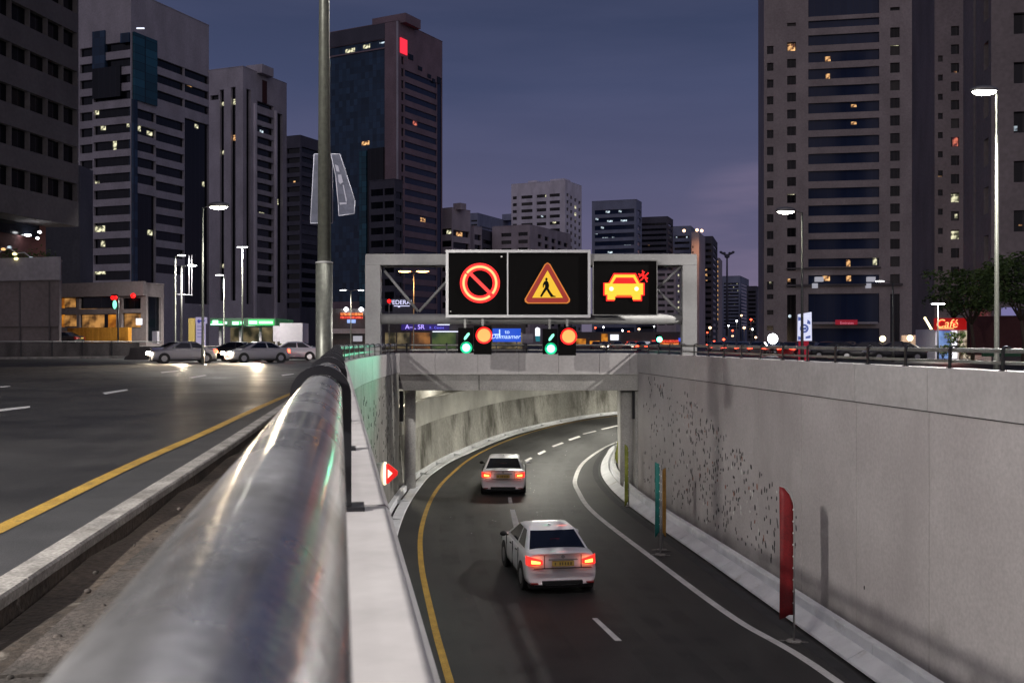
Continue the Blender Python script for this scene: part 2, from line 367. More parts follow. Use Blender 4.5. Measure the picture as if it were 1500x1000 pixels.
# --- setting: sunken road and its painted lines
m = MB(); m.box(-12, 60, -32, 125, -.3, 0)
tag(m.build('sunken_road', M['asphalt_low']), kind='structure')
m = MB()
for pth, wdt in ((YEL, .15),):
    m.sweep(cut(pth, 2, 160), [(-wdt/2, .004), (wdt/2, .004)], closed=False)
tag(m.build('yellow_road_marking', M['yellow']), kind='structure')
m = MB(); m.sweep(cut(WHI, 2, 160), [(-.095, .004), (.095, .004)], closed=False)
def quadpx(pts, z, mb):
    q = [G(x, y, z) for x, y in pts]; mb.add([(a, b, z+.004) for a, b in q], [tuple(range(len(q)))])
for q in ([(867, 905), (875, 905), (911, 938), (901, 938)], [(744, 728), (749, 728), (751, 737), (745, 737)], [(747, 746), (754, 746), (764, 780), (754, 780)],
          [(787, 664), (797, 659), (800, 661), (790, 666)], [(808, 653), (823, 647.5), (826, 649), (811, 654.5)], [(832, 643.5), (848, 638), (851, 639.5), (835, 645)],
          [(853, 635), (872, 630.5), (874, 631.5), (855, 636)], [(880, 628), (905, 622.5), (906, 623.5), (882, 629)], [(768, 674), (777, 669.5), (780, 671), (771, 676)]):
    quadpx(q, 0, m)
tag(m.build('white_road_marking', M['white']), kind='structure')
m = MB()
for o_, w_ in ((.85, .5), (2.45, .45), (1.6, .3), (4.0, .5), (5.5, .45), (4.8, .35)):
    m.sweep(cut(offs(YEL, o_), 4, 150), [(-w_/2, .0025), (w_/2, .0025)], closed=False)
tag(m.build('road_wear', M['tyre_track']), kind='structure')
m = MB(); m.sweep(offs(CURBR, -.28), [(-.10, .004), (.16, .004)], closed=False)
tag(m.build('drain_channel', M['gutter']), kind='structure')

# --- street level sheets, with the cutting left open
m = MB(); ys = [-30+i*1.0 for i in range(72)]+[41.75]
pl = [(xat(LW, y)-.34, y) for y in ys]; pr = [(xat(RW, y)+.34, y) for y in ys]
KERB = catmull([(0.5, -30), (-1.6, -3), (-2.69, 5.39), (-3.62, 13), (-4.45, 19.5), (-5.15, 24.9), (-5.9, 31), (-6.3, 38), (-6.35, 46), (-5.4, 54), (0, 62), (14, 64)], .7)
kx = lambda y: xat(KERB[:next(i for i, q in enumerate(KERB) if q.y > 45)], y)
for side, pp in (('L', pl), ('R', pr)):
    for i in range(len(ys)-1):
        a, b = pp[i], pp[i+1]
        if side == 'L': vs = [(-400, a[1], GZ), (kx(a[1])-.2, a[1], GZ), (kx(b[1])-.2, b[1], GZ), (-400, b[1], GZ)]
        else: vs = [(a[0], a[1], GZ), (400, a[1], GZ), (400, b[1], GZ), (b[0], b[1], GZ)]
        m.add(vs, [(0, 1, 2, 3)])
m.add([(-400, -400, GZ), (400, -400, GZ), (400, -30, GZ), (-400, -30, GZ)], [(0, 1, 2, 3)])
m.add([(-400, 41.75, GZ), (400, 41.75, GZ), (400, 300, GZ), (-400, 300, GZ)], [(0, 1, 2, 3)])
tag(m.build('street', M['asphalt']), kind='structure')
m = MB(); m.add([(-5000, 290, GZ-.02), (5000, 290, GZ-.02), (5000, 5800, GZ-.02), (-5000, 5800, GZ-.02)], [(0, 1, 2, 3)])
m.add([(-5000, -3000, GZ-.02), (-390, -3000, GZ-.02), (-390, 290, GZ-.02), (-5000, 290, GZ-.02)], [(0, 1, 2, 3)])
m.add([(390, -3000, GZ-.02), (5000, -3000, GZ-.02), (5000, 290, GZ-.02), (390, 290, GZ-.02)], [(0, 1, 2, 3)])
tag(m.build('ground', M['asphalt']), kind='structure')
# dirt strip between kerb and cutting
m = MB()
for i in range(len(ys)-1):
    n = 8
    for k in range(n):
        def q(y, t):
            x = kx(y)+(xat(LW, y)-.3-kx(y))*t
            return (x, y, GZ-.05+.03*math.sin(x*9+y*2.1)*math.sin(y*3.7+x*4))
        m.add([q(ys[i], k/n), q(ys[i], (k+1)/n), q(ys[i+1], (k+1)/n), q(ys[i+1], k/n)], [(0, 1, 2, 3)], True)
tag(m.build('dirt_strip', M['dirt']), kind='structure')
# old cracked slabs beside the kerb
m = MB(); sx = 26
while sx < 66:
    Lq = random.uniform(.7, 1.3); p = cut(KERB, sx, sx+Lq-.025); dz = random.uniform(-.012, .012)
    m.sweep(p, [(.32+random.uniform(-.01, .01), GZ-.09), (.32, GZ-.005+dz), (.80+random.uniform(-.02, .03), GZ-.01+dz), (.80, GZ-.09)])
    sx += Lq
tag(m.build('cracked_paving', M['paver']), kind='structure')
m = MB()
for _ in range(260):
    y = random.uniform(2.5, 24); t = random.uniform(.12, .8); x = kx(y)+(xat(LW, y)-.3-kx(y))*t
    r = random.uniform(.006, .028); m.ell((x, y, GZ-.02+r*.3), (r, r*random.uniform(.6, 1), r*.6), 6, 4, random.random()*3)
tag(m.build('loose_gravel', M['paver']), 'small pale stones and litter scattered on the dirt strip beside the kerb', kind='stuff')
kr = thing('road_kerb', 'weathered grey concrete kerb running between the street and the dirt strip', 'kerb', (KERB[0].x, KERB[0].y, GZ))
sx = 20; kp = []
while sx < 108:
    p = cut(KERB, sx+.006, sx+.994); m = MB()
    m.sweep(p, [(-.2, GZ+.03), (-.2, GZ+.09), (-.18, GZ+.105), (-.02, GZ+.105), (-.005, GZ+.09), (-.012, GZ+.03)])
    m.build('kerb_stone', M['kerb'], kr); sx += 1.0
m = MB(); m.sweep(cut(KERB, 20, 108), [(-.19, GZ-.2), (-.19, GZ+.03), (-.02, GZ+.03), (-.02, GZ-.2)]); m.build('kerb_shade_face', M['dirt'], kr)  # soil colour darkens the kerb face in place of its shade
# street markings
m = MB(); yk = catmull([G(-900, 1180, GZ), G(-300, 925, GZ), G(0, 780, GZ), G(200, 681, GZ), G(307, 633, GZ), G(372, 602, GZ), G(440, 571.5, GZ), (-7.1, 38), (-7.0, 46), (-5.6, 56), (2, 64)], .7)
m.sweep(yk, [(-.14, GZ+.004), (0.02, GZ+.004)], closed=False)
tag(m.build('yellow_street_marking', M['yellow']), kind='structure')
m = MB(); m.sweep(offs(yk, .06), [(0, GZ+.003), (.55, GZ+.003)], closed=False)
gut = m
tag(m.build('gutter_strip', M['gutter']), kind='structure')
m = MB()
for q in ([(-8, 600), (44, 594.5), (44, 597), (-4, 603)], [(150, 575), (186, 570), (188, 571.5), (154, 577.5)], [(277, 552.5), (300, 549), (303, 550), (281, 554)], [(412, 549), (430, 547), (431, 548), (414, 550.5)],
          [(0, 566), (15, 565), (15, 566), (0, 567.5)], [(235, 545), (262, 542.5), (262, 543.5), (237, 546)]):
    quadpx(q, GZ, m)
tag(m.build('white_street_marking', M['white']), kind='structure')

# ------------------------------------------------------------------ retaining walls of the cutting
ZT = 5.73; ZB = ZT-.78
def flecks(mb_list, path, s0, s1, zlo, zhi, n, side, dens):
    tot = 0
    while tot < n:
        s = random.uniform(s0, s1); z = random.uniform(zlo, zhi)
        if random.random() > dens((s-s0)/(s1-s0), (z-zlo)/(zhi-zlo)): continue
        p = cut(path, s, s+.3)
        if len(p) < 2: continue
        u = (p[-1]-p[0]).normalized(); nn = Vector((u.y, -u.x))*side
        c = p[0]+nn*.004; a = random.uniform(.014, .036); h = random.uniform(.03, .09); tl = random.uniform(-.35, .35)
        mb = mb_list[0] if random.random() < .87 else mb_list[random.choice((1, 2))]
        vs = []
        for k in range(8):
            an = 2*math.pi*k/8; x = a*math.cos(an); y = h*math.sin(an)*(1-.25*abs(math.cos(an))); x, y = x*math.cos(tl)-y*math.sin(tl), x*math.sin(tl)+y*math.cos(tl)
            vs.append((x, y))
        f = [(c.x+u.x*x+nn.x*.006, c.y+u.y*x+nn.y*.006, z+y) for x, y in vs]; bk = [(c.x+u.x*x-nn.x*.02, c.y+u.y*x-nn.y*.02, z+y) for x, y in vs]
        mb.add(f+bk, [tuple(range(8))]+[(i, (i+1) % 8, (i+1) % 8+8, i+8) for i in range(8)])
        tot += 1
M['fleck'] = plain('fleck', (.02, .018, .02), .5); M['fleck_o'] = plain('fleck_orange', (.25, .08, .04), .5); M['fleck_w'] = plain('fleck_white', (.6, .6, .58), .4)
def wall(path, side, label, mat, seg=3.0, ph=0.):
    # side=+1: outside of the cutting lies to the right of the path
    root = thing('retaining_wall', label, 'retaining wall', (path[0].x, path[0].y, 0)); tot = plen(path)
    s = side
    m = MB(); m.sweep(path, [(s*.03, -.2), (s*.03, ZT-.03), (s*.36, ZT-.03), (s*.36, -.2)]); m.build('wall_core', M['dark_concrete'], root)
    a = ph
    while a < tot:
        b = min(a+seg, tot)
        if b-a > .3:
            p = cut(path, a+.016, b-.016)
            m = MB(); m.sweep(p, [(0, -.1), (0, ZB-.025), (s*.05, ZB-.025), (s*.05, -.1)]); m.build('wall_panel', mat, root)
            m = MB(); m.sweep(p, [(-s*.035, ZB), (-s*.035, ZT-.012), (-s*.023, ZT), (s*.41, ZT), (s*.42, ZT-.012), (s*.42, ZB), (s*.37, ZB), (s*.37, ZT-.06), (s*.028, ZT-.06), (s*.028, ZB)]); m.build('coping_panel', M['cladding'], root)
        a = b
    return root
wr = wall(RW, 1, 'long mauve grey concrete wall on the right side of the sunken road', M['panel'], 3.0, .7)
wl = wall(LW, -1, 'greenish grey curved concrete wall on the left, falling away below the round handrail', M['panelL'], 3.0, .4)
fl = [MB(), MB(), MB()]
flecks(fl, offs(RW, -.001), 51, 71, .5, 4.8, 480, -1, lambda t, z: 0 if z*4.3 > 1.0+(t-.05)*4.6 or (t < .2 and random.random() > .12) else (.25+.75*math.exp(-((t-.5)/.25)**2))*(.45+.55*math.sin(z*9+t*14)**2))
fl[0].build('inlay', M['fleck'], wr)['kind'] = 'stuff'; fl[1].build('inlay', M['fleck_o'], wr)['kind'] = 'stuff'; fl[2].build('inlay', M['fleck_w'], wr)['kind'] = 'stuff'
fl = [MB(), MB(), MB()]
flecks(fl, LW, 58, 71, 1.0, 4.6, 170, 1, lambda t, z: .3+.7*t*z)
fl[0].build('inlay', M['fleck'], wl)['kind'] = 'stuff'; fl[1].build('inlay', M['fleck_w'], wl)['kind'] = 'stuff'

# far wall of the curve under the bridge
fw = thing('tunnel_wall', 'stained concrete wall curving right beyond the bridge, pale band along its top', 'tunnel wall', (LW2[0].x, LW2[0].y, 0))
tot = plen(LW2); a = 1.8
while a < tot-1:
    b = min(a+7.4, tot); p = cut(LW2, a+.02, b-.02)
    m = MB(); m.sweep(p, [(0, -.1), (-.16, 2.22), (-.6, 2.22), (-.6, -.1)]); m.build('wall_panel', M['grime'], fw)
    m = MB(); m.sweep(cut(LW2, a+.0, b-.006), [(-.05, 2.225), (-.10, 3.38), (-.4, 3.40), (-.4, 2.225)]); m.build('top_band', M['pale_band'], fw)
    a = b
m = MB(); m.sweep(cut(LW2, 1, tot), [(-3.2, 2.1), (-3.2, 4.6), (-3.5, 4.6), (-3.5, 2.1)]); m.sweep(cut(LW2, 1, tot), [(-.62, 2.0), (-3.5, 2.0), (-3.5, 2.2), (-.62, 2.2)]); m.build('back_wall', M['pale_band'], fw)
f2 = thing('tunnel_wall', 'smooth grey inner wall of the bend behind the right bridge column', 'tunnel wall', (RW2[0].x, RW2[0].y, 0))
m = MB(); m.sweep(cut(RW2, .6, 90), [(0, -.1), (0, 4.4), (.4, 4.4), (.4, -.1)]); m.build('wall_panel', M['concrete'], f2)
# tunnel roof slab
m = MB()
m.add([(-9, 42.3, 4.22), (60, 42.3, 4.22), (60, 125, 4.22), (-9, 125, 4.22), (-9, 42.3, 4.7), (60, 42.3, 4.7), (60, 125, 4.7), (-9, 125, 4.7)], [(0, 1, 2, 3), (4, 5, 6, 7), (0, 1, 5, 4), (1, 2, 6, 5), (2, 3, 7, 6), (3, 0, 4, 7)])
tag(m.build('tunnel_ceiling', M['concrete']), kind='structure')
m = MB(); m.box(-9, 60, 124, 124.4, 0, 4.3); m.box(60, 60.4, 40, 124, 0, 4.3); m.box(-9.4, -9, 42.3, 124.4, 0, 4.3); tag(m.build('tunnel_end', M['concrete']), kind='structure')

# bridge across the cutting
br = thing('road_bridge', 'pale clad concrete bridge crossing the sunken road below the sign gantry', 'bridge', (0.25, 42, 4.2))
xs = [-4.66, -3.13, -1.39, .28, 1.9, 3.56, 4.80, 5.16]
for i in range(len(xs)-1):
    m = MB(); m.box(xs[i]+.006, xs[i+1]-.006, 41.66, 41.8, 4.90, ZT); m.build('fascia_panel', M['cladding'], br)
m = MB(); m.box(-4.7, 5.2, 41.58, 41.66, 4.86, 4.905); m.build('ledge', M['concrete'], br)
for x0, x1 in ((-4.6, -1.36), (-1.33, 5.14)):
    m = MB(); m.add([(x0+(.16 if x0 < -4 else 0), 41.86, 4.2), (x1, 41.86, 4.2), (x1, 41.70, 4.855), (x0, 41.70, 4.855), (x0+(.16 if x0 < -4 else 0), 42.3, 4.2), (x1, 42.3, 4.2), (x1, 42.3, 4.855), (x0, 42.3, 4.855)],
        [(0, 1, 2, 3), (4, 5, 6, 7), (0, 1, 5, 4), (0, 3, 7, 4), (1, 2, 6, 5), (3, 2, 6, 7)]); m.build('edge_beam', M['concrete'], br)
m = MB(); m.box(-4.66, 5.16, 41.8, 42.1, 4.6, ZT-.02); m.build('parapet', M['dark_concrete'], br)
for i, (x, lab) in enumerate(((-4.27, 'round concrete bridge column at the left wall beside the stained curve'), (4.83, 'round concrete bridge column at the right wall beside the low white barrier'))):
    m = MB(); m.tube([(x, 42.9, 0), (x, 42.9, 4.21)], .24 if i == 0 else .3, 20)
    tag(m.build('bridge_column', M['concrete']), lab, 'column')
m = MB(); m.box(-4.66, -4.5, 42.3, 42.6, 2.9, 4.15); tag(m.build('junction_box', M['black_iron']), 'small dark box high on the wall left of the left bridge column', 'box')
m = MB(); m.box(4.98, 5.1, 42.3, 42.6, 3.0, 4.15); tag(m.build('junction_box', M['black_iron']), 'small dark box high on the wall right of the right bridge column', 'box')

# low concrete barriers at the foot of the walls
def barrier(path, wallp, side, label, s0, s1, hh=.28):
    root = thing('kerb_barrier', label, 'road barrier', (path[0].x, path[0].y, 0)); a = s0; s = side
    while a < s1:
        b = min(a+4.0, s1); p = cut(path, a+.012, b-.012)
        m = MB(); m.sweep(p, [(0, .05), (s*.02, .09), (s*.36, hh-.02), (s*.385, hh-.04), (s*.40, hh-.12), (s*.50, hh-.12), (s*.52, hh+.07), (s*.54, hh+.10), (s*.70, hh+.10), (s*.74, hh+.07), (s*.74, 0), (s*.06, 0), (s*.06, .05)]); m.build('barrier_segment', M['barrier'], root); a = b
    return root
barrier(CURBR, RW, 1, 'stepped white concrete barrier along the foot of the right wall', 30, 104)
barrier(CURBL, LW, -1, 'low pale concrete barrier sweeping along the foot of the left wall', 30, 150, .1)

# ------------------------------------------------------------------ handrails
def hoop_mesh(sgn=1):
    # flat strap: leg on the coping, bent over the pipe. local: x across wall, y along wall, z up from coping
    rc = .32; ri, ro = .060, .084; hw = .035
    prof = [(.072, 0.0), (.072, rc-.06)]
    cl = [(.072, 0), (.072, .10), (.072, .20)]
    for k in range(0, 17):
        an = R(-5+k*(215/16)); cl.append((.072*math.cos(an), rc+.072*math.sin(an)))
    th = .012; L1, L2 = [], []
    for i, (x, z) in enumerate(cl):
        a = cl[max(0, i-1)]; b = cl[min(len(cl)-1, i+1)]; tx, tz = b[0]-a[0], b[1]-a[1]; l = math.hypot(tx, tz); nx, nz = -tz/l, tx/l
        L1.append((x+nx*th, z+nz*th)); L2.append((x-nx*th, z-nz*th))
    n = len(cl); m = MB(); vs = []
    for y in (-hw, hw):
        vs += [(sgn*x, y, z) for x, z in L1]+[(sgn*x, y, z) for x, z in L2]
    fs = []
    for i in range(n-1):
        fs += [(i, i+1, n+i+1, n+i), (2*n+i, 3*n+i, 3*n+i+1, 2*n+i+1), (i, 2*n+i, 2*n+i+1, i+1), (n+i, n+i+1, 3*n+i+1, 3*n+i)]
    fs += [(0, n, 3*n, 2*n), (n-1, 2*n-1, 4*n-1, 3*n-1)]
    m.add(vs, fs); m.box(min(sgn*.03, sgn*.12), max(sgn*.03, sgn*.12), -.05, .05, 0, .012); return m
def rail(path, side, label, r, s0, s1, spacing, off, lower=True, ph=0., hs=1):
    pth = offs(path, off); root = thing('guard_rail', label, 'guard rail', (pth[0].x, pth[0].y, ZT))
    p = cut(pth, s0, s1); m = MB(); m.tube([(q.x, q.y, ZT+.32) for q in p], r, 28 if r > .05 else 12); m.build('handrail', M['pipe'] if r > .05 else M['pole_steel'], root)
    if lower:
        m = MB(); m.sweep(p, [(-.02, ZT+.10), (-.02, ZT+.15), (.02, ZT+.15), (.02, ZT+.10)]); m.build('lower_rail', M['pole_steel'], root)
    proto = None; a = s0+ph
    while a < s1:
        q = cut(pth, a, a+.3)
        if len(q) < 2: break
        t = (q[-1]-q[0]).normalized(); rz = math.atan2(-t.x, t.y)
        if proto is None: proto = hoop_mesh(hs).build('post', M['black_iron'], root, world=False); o = proto
        else: o = proto.copy(); C.objects.link(o); o.parent = root
        o.location = Vector((q[0].x, q[0].y, ZT))-root.location; o.rotation_euler = (0, 0, rz); a += spacing
    return root
# arc length at camera on LW is about 30.5
s_cam = 0
for i in range(len(LW)-1):
    if LW[i+1].y > 0: break
    s_cam += (LW[i+1]-LW[i]).length
rail(LW, -1, 'round steel pipe handrail with black hoop posts running past the camera along the left wall', .058, s_cam-3, plen(LW), 1.6, -.158, True, 5.93)
rail(RW, 1, 'steel guard rail along the top of the right wall', .038, 30, plen(RW), 1.6, .16, True, .55, hs=-1)
BRP = [Vector((-4.7, 41.85)), Vector((5.1, 41.85))]
rail([Vector((-4.7+.7*i, 41.88)) for i in range(15)], 1, 'straight steel guard rail on the bridge parapet beneath the signals', .038, 0, 9.8, 1.63, 0, True, .4)

# ------------------------------------------------------------------ sedans
def rear_y(x, z): return .15*abs(x/.86)**3+.20*max(0, z-.62)-.01
def make_sedan(paint, name, label, cat, brake=3.0, head=False, simple=False, group=None):
    root = thing(name, label, cat, (0, 0, 0), group)
    m = MB(); secs = [(0, .83, .98, .27, 1.), (.03, .87, 1.0, .22, 1.), (.2, .895, 1.02, .2, .75), (.6, .90, 1.03, .2, .2), (1.1, .905, 1.0, .2, 0), (1.7, .905, .97, .2, 0), (2.4, .905, .96, .2, 0), (3.0, .905, .95, .2, 0),
        (3.5, .90, .93, .2, 0), (4.0, .885, .87, .2, -.3), (4.35, .86, .78, .2, -.8), (4.5, .80, .68, .26, -1.)]
    vs = []
    for y, hw, zt, zb, e in secs:
        pr = [(0, zb), (.8, zb), (.96, zb+.06), (1, .42), (1., .60), (.985, .74), (.95, zt-.08), (.86, zt-.01), (.45, zt+.012), (0, zt+.02)]
        full = pr+[(-x, z) for x, z in pr[-2:0:-1]]
        for x, z in full:
            vs.append((x*hw, y+e*(.16*abs(x)**3+.20*max(0, z-.62)), z))
    n = 18; fs = [(i*n+k, i*n+(k+1) % n, (i+1)*n+(k+1) % n, (i+1)*n+k) for i in range(len(secs)-1) for k in range(n)]
    for base, flip in ((0, 0), ((len(secs)-1)*n, 1)):
        for a, b in ((0, 17), (1, 16), (2, 15), (3, 14), (4, 13), (5, 12), (6, 11), (7, 10)):
            q = (base+a, base+(a+1), base+(18-a-1) % 18, base+(18-a) % 18)
            q = tuple(dict.fromkeys(q)); fs.append(q if flip else q[::-1])
        fs.append((base+8, base+9, base+10))
    m.add(vs, fs, True); body = m.build('car_body', paint, root, False); fixn(body)
    sm = body.modifiers.new('s', 'SUBSURF'); sm.levels = sm.render_levels = 1 if simple else 2
    lv = [(.93, .50, 3.52, .83), (1.00, .62, 3.42, .80), (1.36, 1.30, 2.62, .635), (1.415, 1.52, 2.42, .56), (1.45, 1.9, 2.15, .36)]
    fr = [.03, .09, .40, .44, .88, .96]
    def ring(z, y0, y1, hw):
        L_ = y1-y0; pts = [(x*hw, y0-.05*(1-x*x)+.04) for x in (-.90, -.45, 0, .45, .90)]
        pts += [(hw*(.965 if f < .05 or f > .95 else 1.), y0+L_*f) for f in fr]
        pts += [(x*hw, y1+.10*(1-x*x)-.02) for x in (.86, .45, 0, -.45, -.86)]
        pts += [(-hw*(.965 if f < .05 or f > .95 else 1.), y0+L_*f) for f in fr[::-1]]
        return [(x, y, z) for x, y in pts]
    vs = [p for l in lv for p in ring(*l)]; n = 22; roof = MB(); gl = {k: MB() for k in ('rear_window', 'side_window', 'windscreen', 'side_window2')}
    rf = []; g = {k: [] for k in gl}
    for i in range(len(lv)-1):
        for k in range(n):
            f = (i*n+k, i*n+(k+1) % n, (i+1)*n+(k+1) % n, (i+1)*n+k); key = None
            if i == 1:
                if k in (0, 1, 2, 3): key = 'rear_window'
                elif k in (6, 8): key = 'side_window'
                elif k in (17, 19): key = 'side_window2'
                elif k in (11, 12, 13, 14): key = 'windscreen'
            (g[key] if key else rf).append(f)
    rf.append(tuple((len(lv)-1)*n+k for k in range(n)))
    roof.add(vs, rf, True); ro = roof.build('cabin_shell', paint, root, False)
    gm = M['car_glass']
    for k, q in g.items():
        gl[k].add(vs, q, False); gl[k].build(k.replace('2', ''), gm, root, False)
    # lamps
    for s in (-1, 1):
        def patch(xs, z0, z1, out, up=0):
            vs2 = []; nn = len(xs)
            for z in (z0, z1):
                for x in xs:
                    zz = (z0+z1)/2+(z-(z0+z1)/2)*(.5+.62*min(1, max(0, (x-.5)/.33)))+up*(x-.5)
                    vs2.append((s*x, rear_y(x, zz)-out+(.0 if x < .86 else .1), zz))
            back = [(a, b+.08, c) for a, b, c in vs2]
            q = MB(); fs2 = [(i, i+1, nn+i+1, nn+i) for i in range(nn-1)]
            fs2 += [(i, i+1, 2*nn+i+1, 2*nn+i) for i in range(nn-1)]+[(nn+i, nn+i+1, 3*nn+i+1, 3*nn+i) for i in range(nn-1)]+[(0, nn, 3*nn, 2*nn), (nn-1, 2*nn-1, 4*nn-1, 3*nn-1)]
            q.add(vs2+back, fs2); return q
        tl = patch([.50, .62, .74, .83, .875] if not simple else [.40, .6, .74, .83, .875], .71 if not simple else .66, .90, .022, .05).build('tail_light', (M['tail_far'] if simple else M['tail_red']) if brake > 0 else M['tail_off'], root, False)
        if brake > 0 and not simple: patch([.56, .66, .77], .755, .835, .036, .05).build('brake_lamp', M['tail_core'], tl, False)
        q = MB(); q.ell((s*.63, 4.42, .66), (.24, .14, .12), 12, 6); q.build('headlight', M['head_on'] if head else M['head_off'], root, False)
        if not simple:
            q = MB(); q.ell((s*1.0, 3.0, .99), (.10, .06, .07), 10, 6); q.tube([(s*.86, 3.02, .95), (s*.97, 3.0, .97)], .02, 6); q.build('wing_mirror', paint if s > 0 else M['car_black'], root, False)
            q = MB(); q.box(s*.70-.09, s*.70+.09, rear_y(.7, .33)-.03, .2, .27, .30); q.build('reflector', M['tail_off'], root, False)
    for y in (.86, 3.55):
        for s in (-1, 1):
            q = MB(); q.tube([(s*.70, y, .32), (s*.90, y, .32)], .32, 24); wb = q.build('wheel', M['tyre'], root, False)
            q = MB(); q.tube([(s*.895, y, .32), (s*.912, y, .32)], [.21, .19], 20); q.build('rim', M['rim'], wb, False)
            q = MB(); q.tube([(s*.80, y, .33), (s*.9085, y, .33)], .375, 24); q.build('wheel_arch', M['car_black'], root, False)
    q = MB(); q.box(-.27, .27, -.035, .05, .72, .84); q.build('number_plate', M['plate'], root, False)
    if not simple:
        for i, x in enumerate((-.2, -.08, -.02, .05, .12, .19)): q = MB(); q.box(x-.018, x+.018, -.038, -.034, .745, .815); q.build('plate_character', M['plate_ink'], root, False)
        q = MB(); q.box(-.36, .36, -.035, .05, .862, .885); q.build('trunk_trim', M['rim'], root, False)
        q = MB(); q.tube([(0, .03, .945), (0, .0, .945)], .045, 14); q.build('badge', M['rim'], root, False)
        q = MB(); q.box(-.72, .72, -.012, .06, .655, .667)
        for s in (-1, 1): q.box(s*.46-.005, s*.46+.005, .0, .06, .66, .98)
        q.build('trunk_seam', M['car_black'], root, False)
        q = MB(); q.box(-.5, .5, .015, .12, .25, .34); q.build('diffuser', M['car_black'], root, False)
        q = MB(); q.ell((0, 1.62, 1.455), (.05, .10, .02), 10, 4); q.build('antenna_fin', paint, root, False)
        q = MB(); q.box(-.12, .12, .98, 1.02, 1.17, 1.20); q.build('high_brake_lamp', M['tail_off'], root, False)
        q = MB()
        for s in (-1, 1):
            for y in (1.28, 2.12, 3.1): q.box(s*.9-.012, s*.9+.012, y, y+.008, .3, .95)
            for y in (1.5, 2.35): q.box(s*.905-.012, s*.905+.018, y, y+.16, .84, .87)
        q.build('door_seam', M['car_black'], root, False)
    m = MB(); m.box(-.8, .8, .2, 4.3, .14, .24); m.build('underbody', M['car_black'], root, False)
    return root
def paintm(n, c, r=.28): 
    m = plain('paint_'+n, c, r, .0); m.node_tree.nodes['Principled BSDF'].inputs['Coat Weight'].default_value = .6; return m
M['car_white'] = paintm('white', (.88, .88, .92)); M['car_silver'] = paintm('silver', (.30, .29, .32)); M['car_dark'] = paintm('dark', (.02, .02, .024)); M['car_red'] = paintm('red', (.2, .02, .02))
M['car_black'] = plain('car_black', (.008, .008, .009), .6); M['tyre'] = plain('tyre', (.015, .015, .016), .85); M['rim'] = plain('rim', (.45, .45, .47), .3, .8)
M['car_glass'] = plain('car_glass', (.006, .008, .014), .07, spec=.8); M['plate'] = plain('plate', (.62, .42, .10), .5); M['plate_ink'] = plain('plate_ink', (.12, .08, .03), .6)
M['tail_red'] = emit('tail_red', (1, .035, .025), 1.25); M['tail_far'] = emit('tail_far', (1, .07, .03), 8)
M['tail_core'] = emit('tail_core', (1, .30, .05), 6); M['tail_off'] = plain('tail_off', (.25, .01, .01), .3)
M['head_on'] = emit('head_on', (1, .85, .6), 60); M['head_off'] = plain('head_off', (.4, .4, .42), .15)
car1 = make_sedan(M['car_white'], 'sedan', 'nearest white sedan with bright red tail lights driving down the sunken road', 'car', group='white sedans in the sunken road')
car2 = dup(car1, (-.36, 41.2, 0), R(-1), 'farther white sedan near the yellow line, about to enter under the bridge', 'white sedans in the sunken road')
car1.location = (1.25, 25.05, 0); car1.rotation_euler = (0, 0, R(9.5))
far_on = make_sedan(M['car_silver'], 'passing_car', 'x', 'car', simple=True, head=True, group='cars on the far side of the street')
far_tail = make_sedan(M['car_dark'], 'passing_car', 'x', 'car', simple=True, group='cars on the far side of the street')
far_park = make_sedan(M['car_dark'], 'parked_car', 'x', 'car', simple=True, brake=0, group='parked cars')
def place(proto, px, D, rz, label, first, z=GZ, paint=None, group=None):
    o = proto if first else copy_tree(proto)
    o.location = ((px-750)*D/F, D, z); o.rotation_euler = (0, 0, R(rz)); o['label'] = label
    if group: o['group'] = group
    if paint:
        for c in o.children:
            if c.name.split('.')[0] in ('car_body', 'cabin_shell'):
                c.data = c.data.copy(); c.data.materials[0] = paint
    return o
# left street traffic (heads left)
place(far_on, 318, 70, 116, 'pale car with glaring headlights at the left end of the queue, beside the arrow pylon', True, paint=M['car_silver'])
place(far_on, 420, 72, 128, 'silver car with the brightest warm headlights in front of the green canopy', False)
place(far_tail, 385, 76, 78, 'black car between the two cars with glaring headlights in the street', True)
place(far_on, 472, 78, 96, 'pale lilac car half hidden by the big lamp post', False, paint=M['car_white'])
place(far_tail, 292, 88, 78, 'dark car passing behind the front pale car, just left of the arrow pylon', False)
# traffic behind the right guard rail
for i, (px, D, rz, lab) in enumerate(((1070, 118, -8, 'leftmost red lit car behind the right guard rail, next to the gantry leg'), (1108, 105, -20, 'dark car with lit tail lights left of the advertising pylon'), (1150, 98, -35, 'dark car with lit tail lights directly left of the round advertising pylon base'),
                                      (1205, 96, -30, 'dark car with lit tail lights directly right of the advertising pylon'), (1240, 104, -25, 'rightmost car with lit tail lights, before the row of parked cars'))):
    place(far_tail, px, D, rz, lab, False, paint=(M['car_red'] if i in (2, 3) else None), group='cars with tail lights behind the right rail')
for i, (px, D, rz, lab) in enumerate(((1268, 84, 60, 'black parked car at the left end of the row behind the right rail'), (1312, 80, 66, 'black parked car in the middle of the row behind the right rail'), (1358, 76, 80, 'black parked car beside the red lit kiosk'))):
    place(far_park, px, D, rz, lab, i == 0)
for i, (px, D, rz, lab) in enumerate(((8, 98, 85, 'dark car behind the street barrier at the left edge of the picture'), (60, 98, 85, 'dark car behind the street barrier below the roof garden'), (120, 102, 82, 'dark car behind the street barrier below the orange lit building'))):
    place(far_park, px, D, rz, lab, False, z=GZ+1.0)
for i, (px, D, rz) in enumerate(((1052, 128, -6), (1088, 112, -16), (1130, 110, -28), (1178, 104, -34), (1222, 108, -30))):
    place(far_tail, px, D, rz, ('first', 'second', 'third', 'fourth', 'fifth')[i]+' car from the gantry leg in the back lane behind the right rail', False, group='back lane of cars behind the right rail')
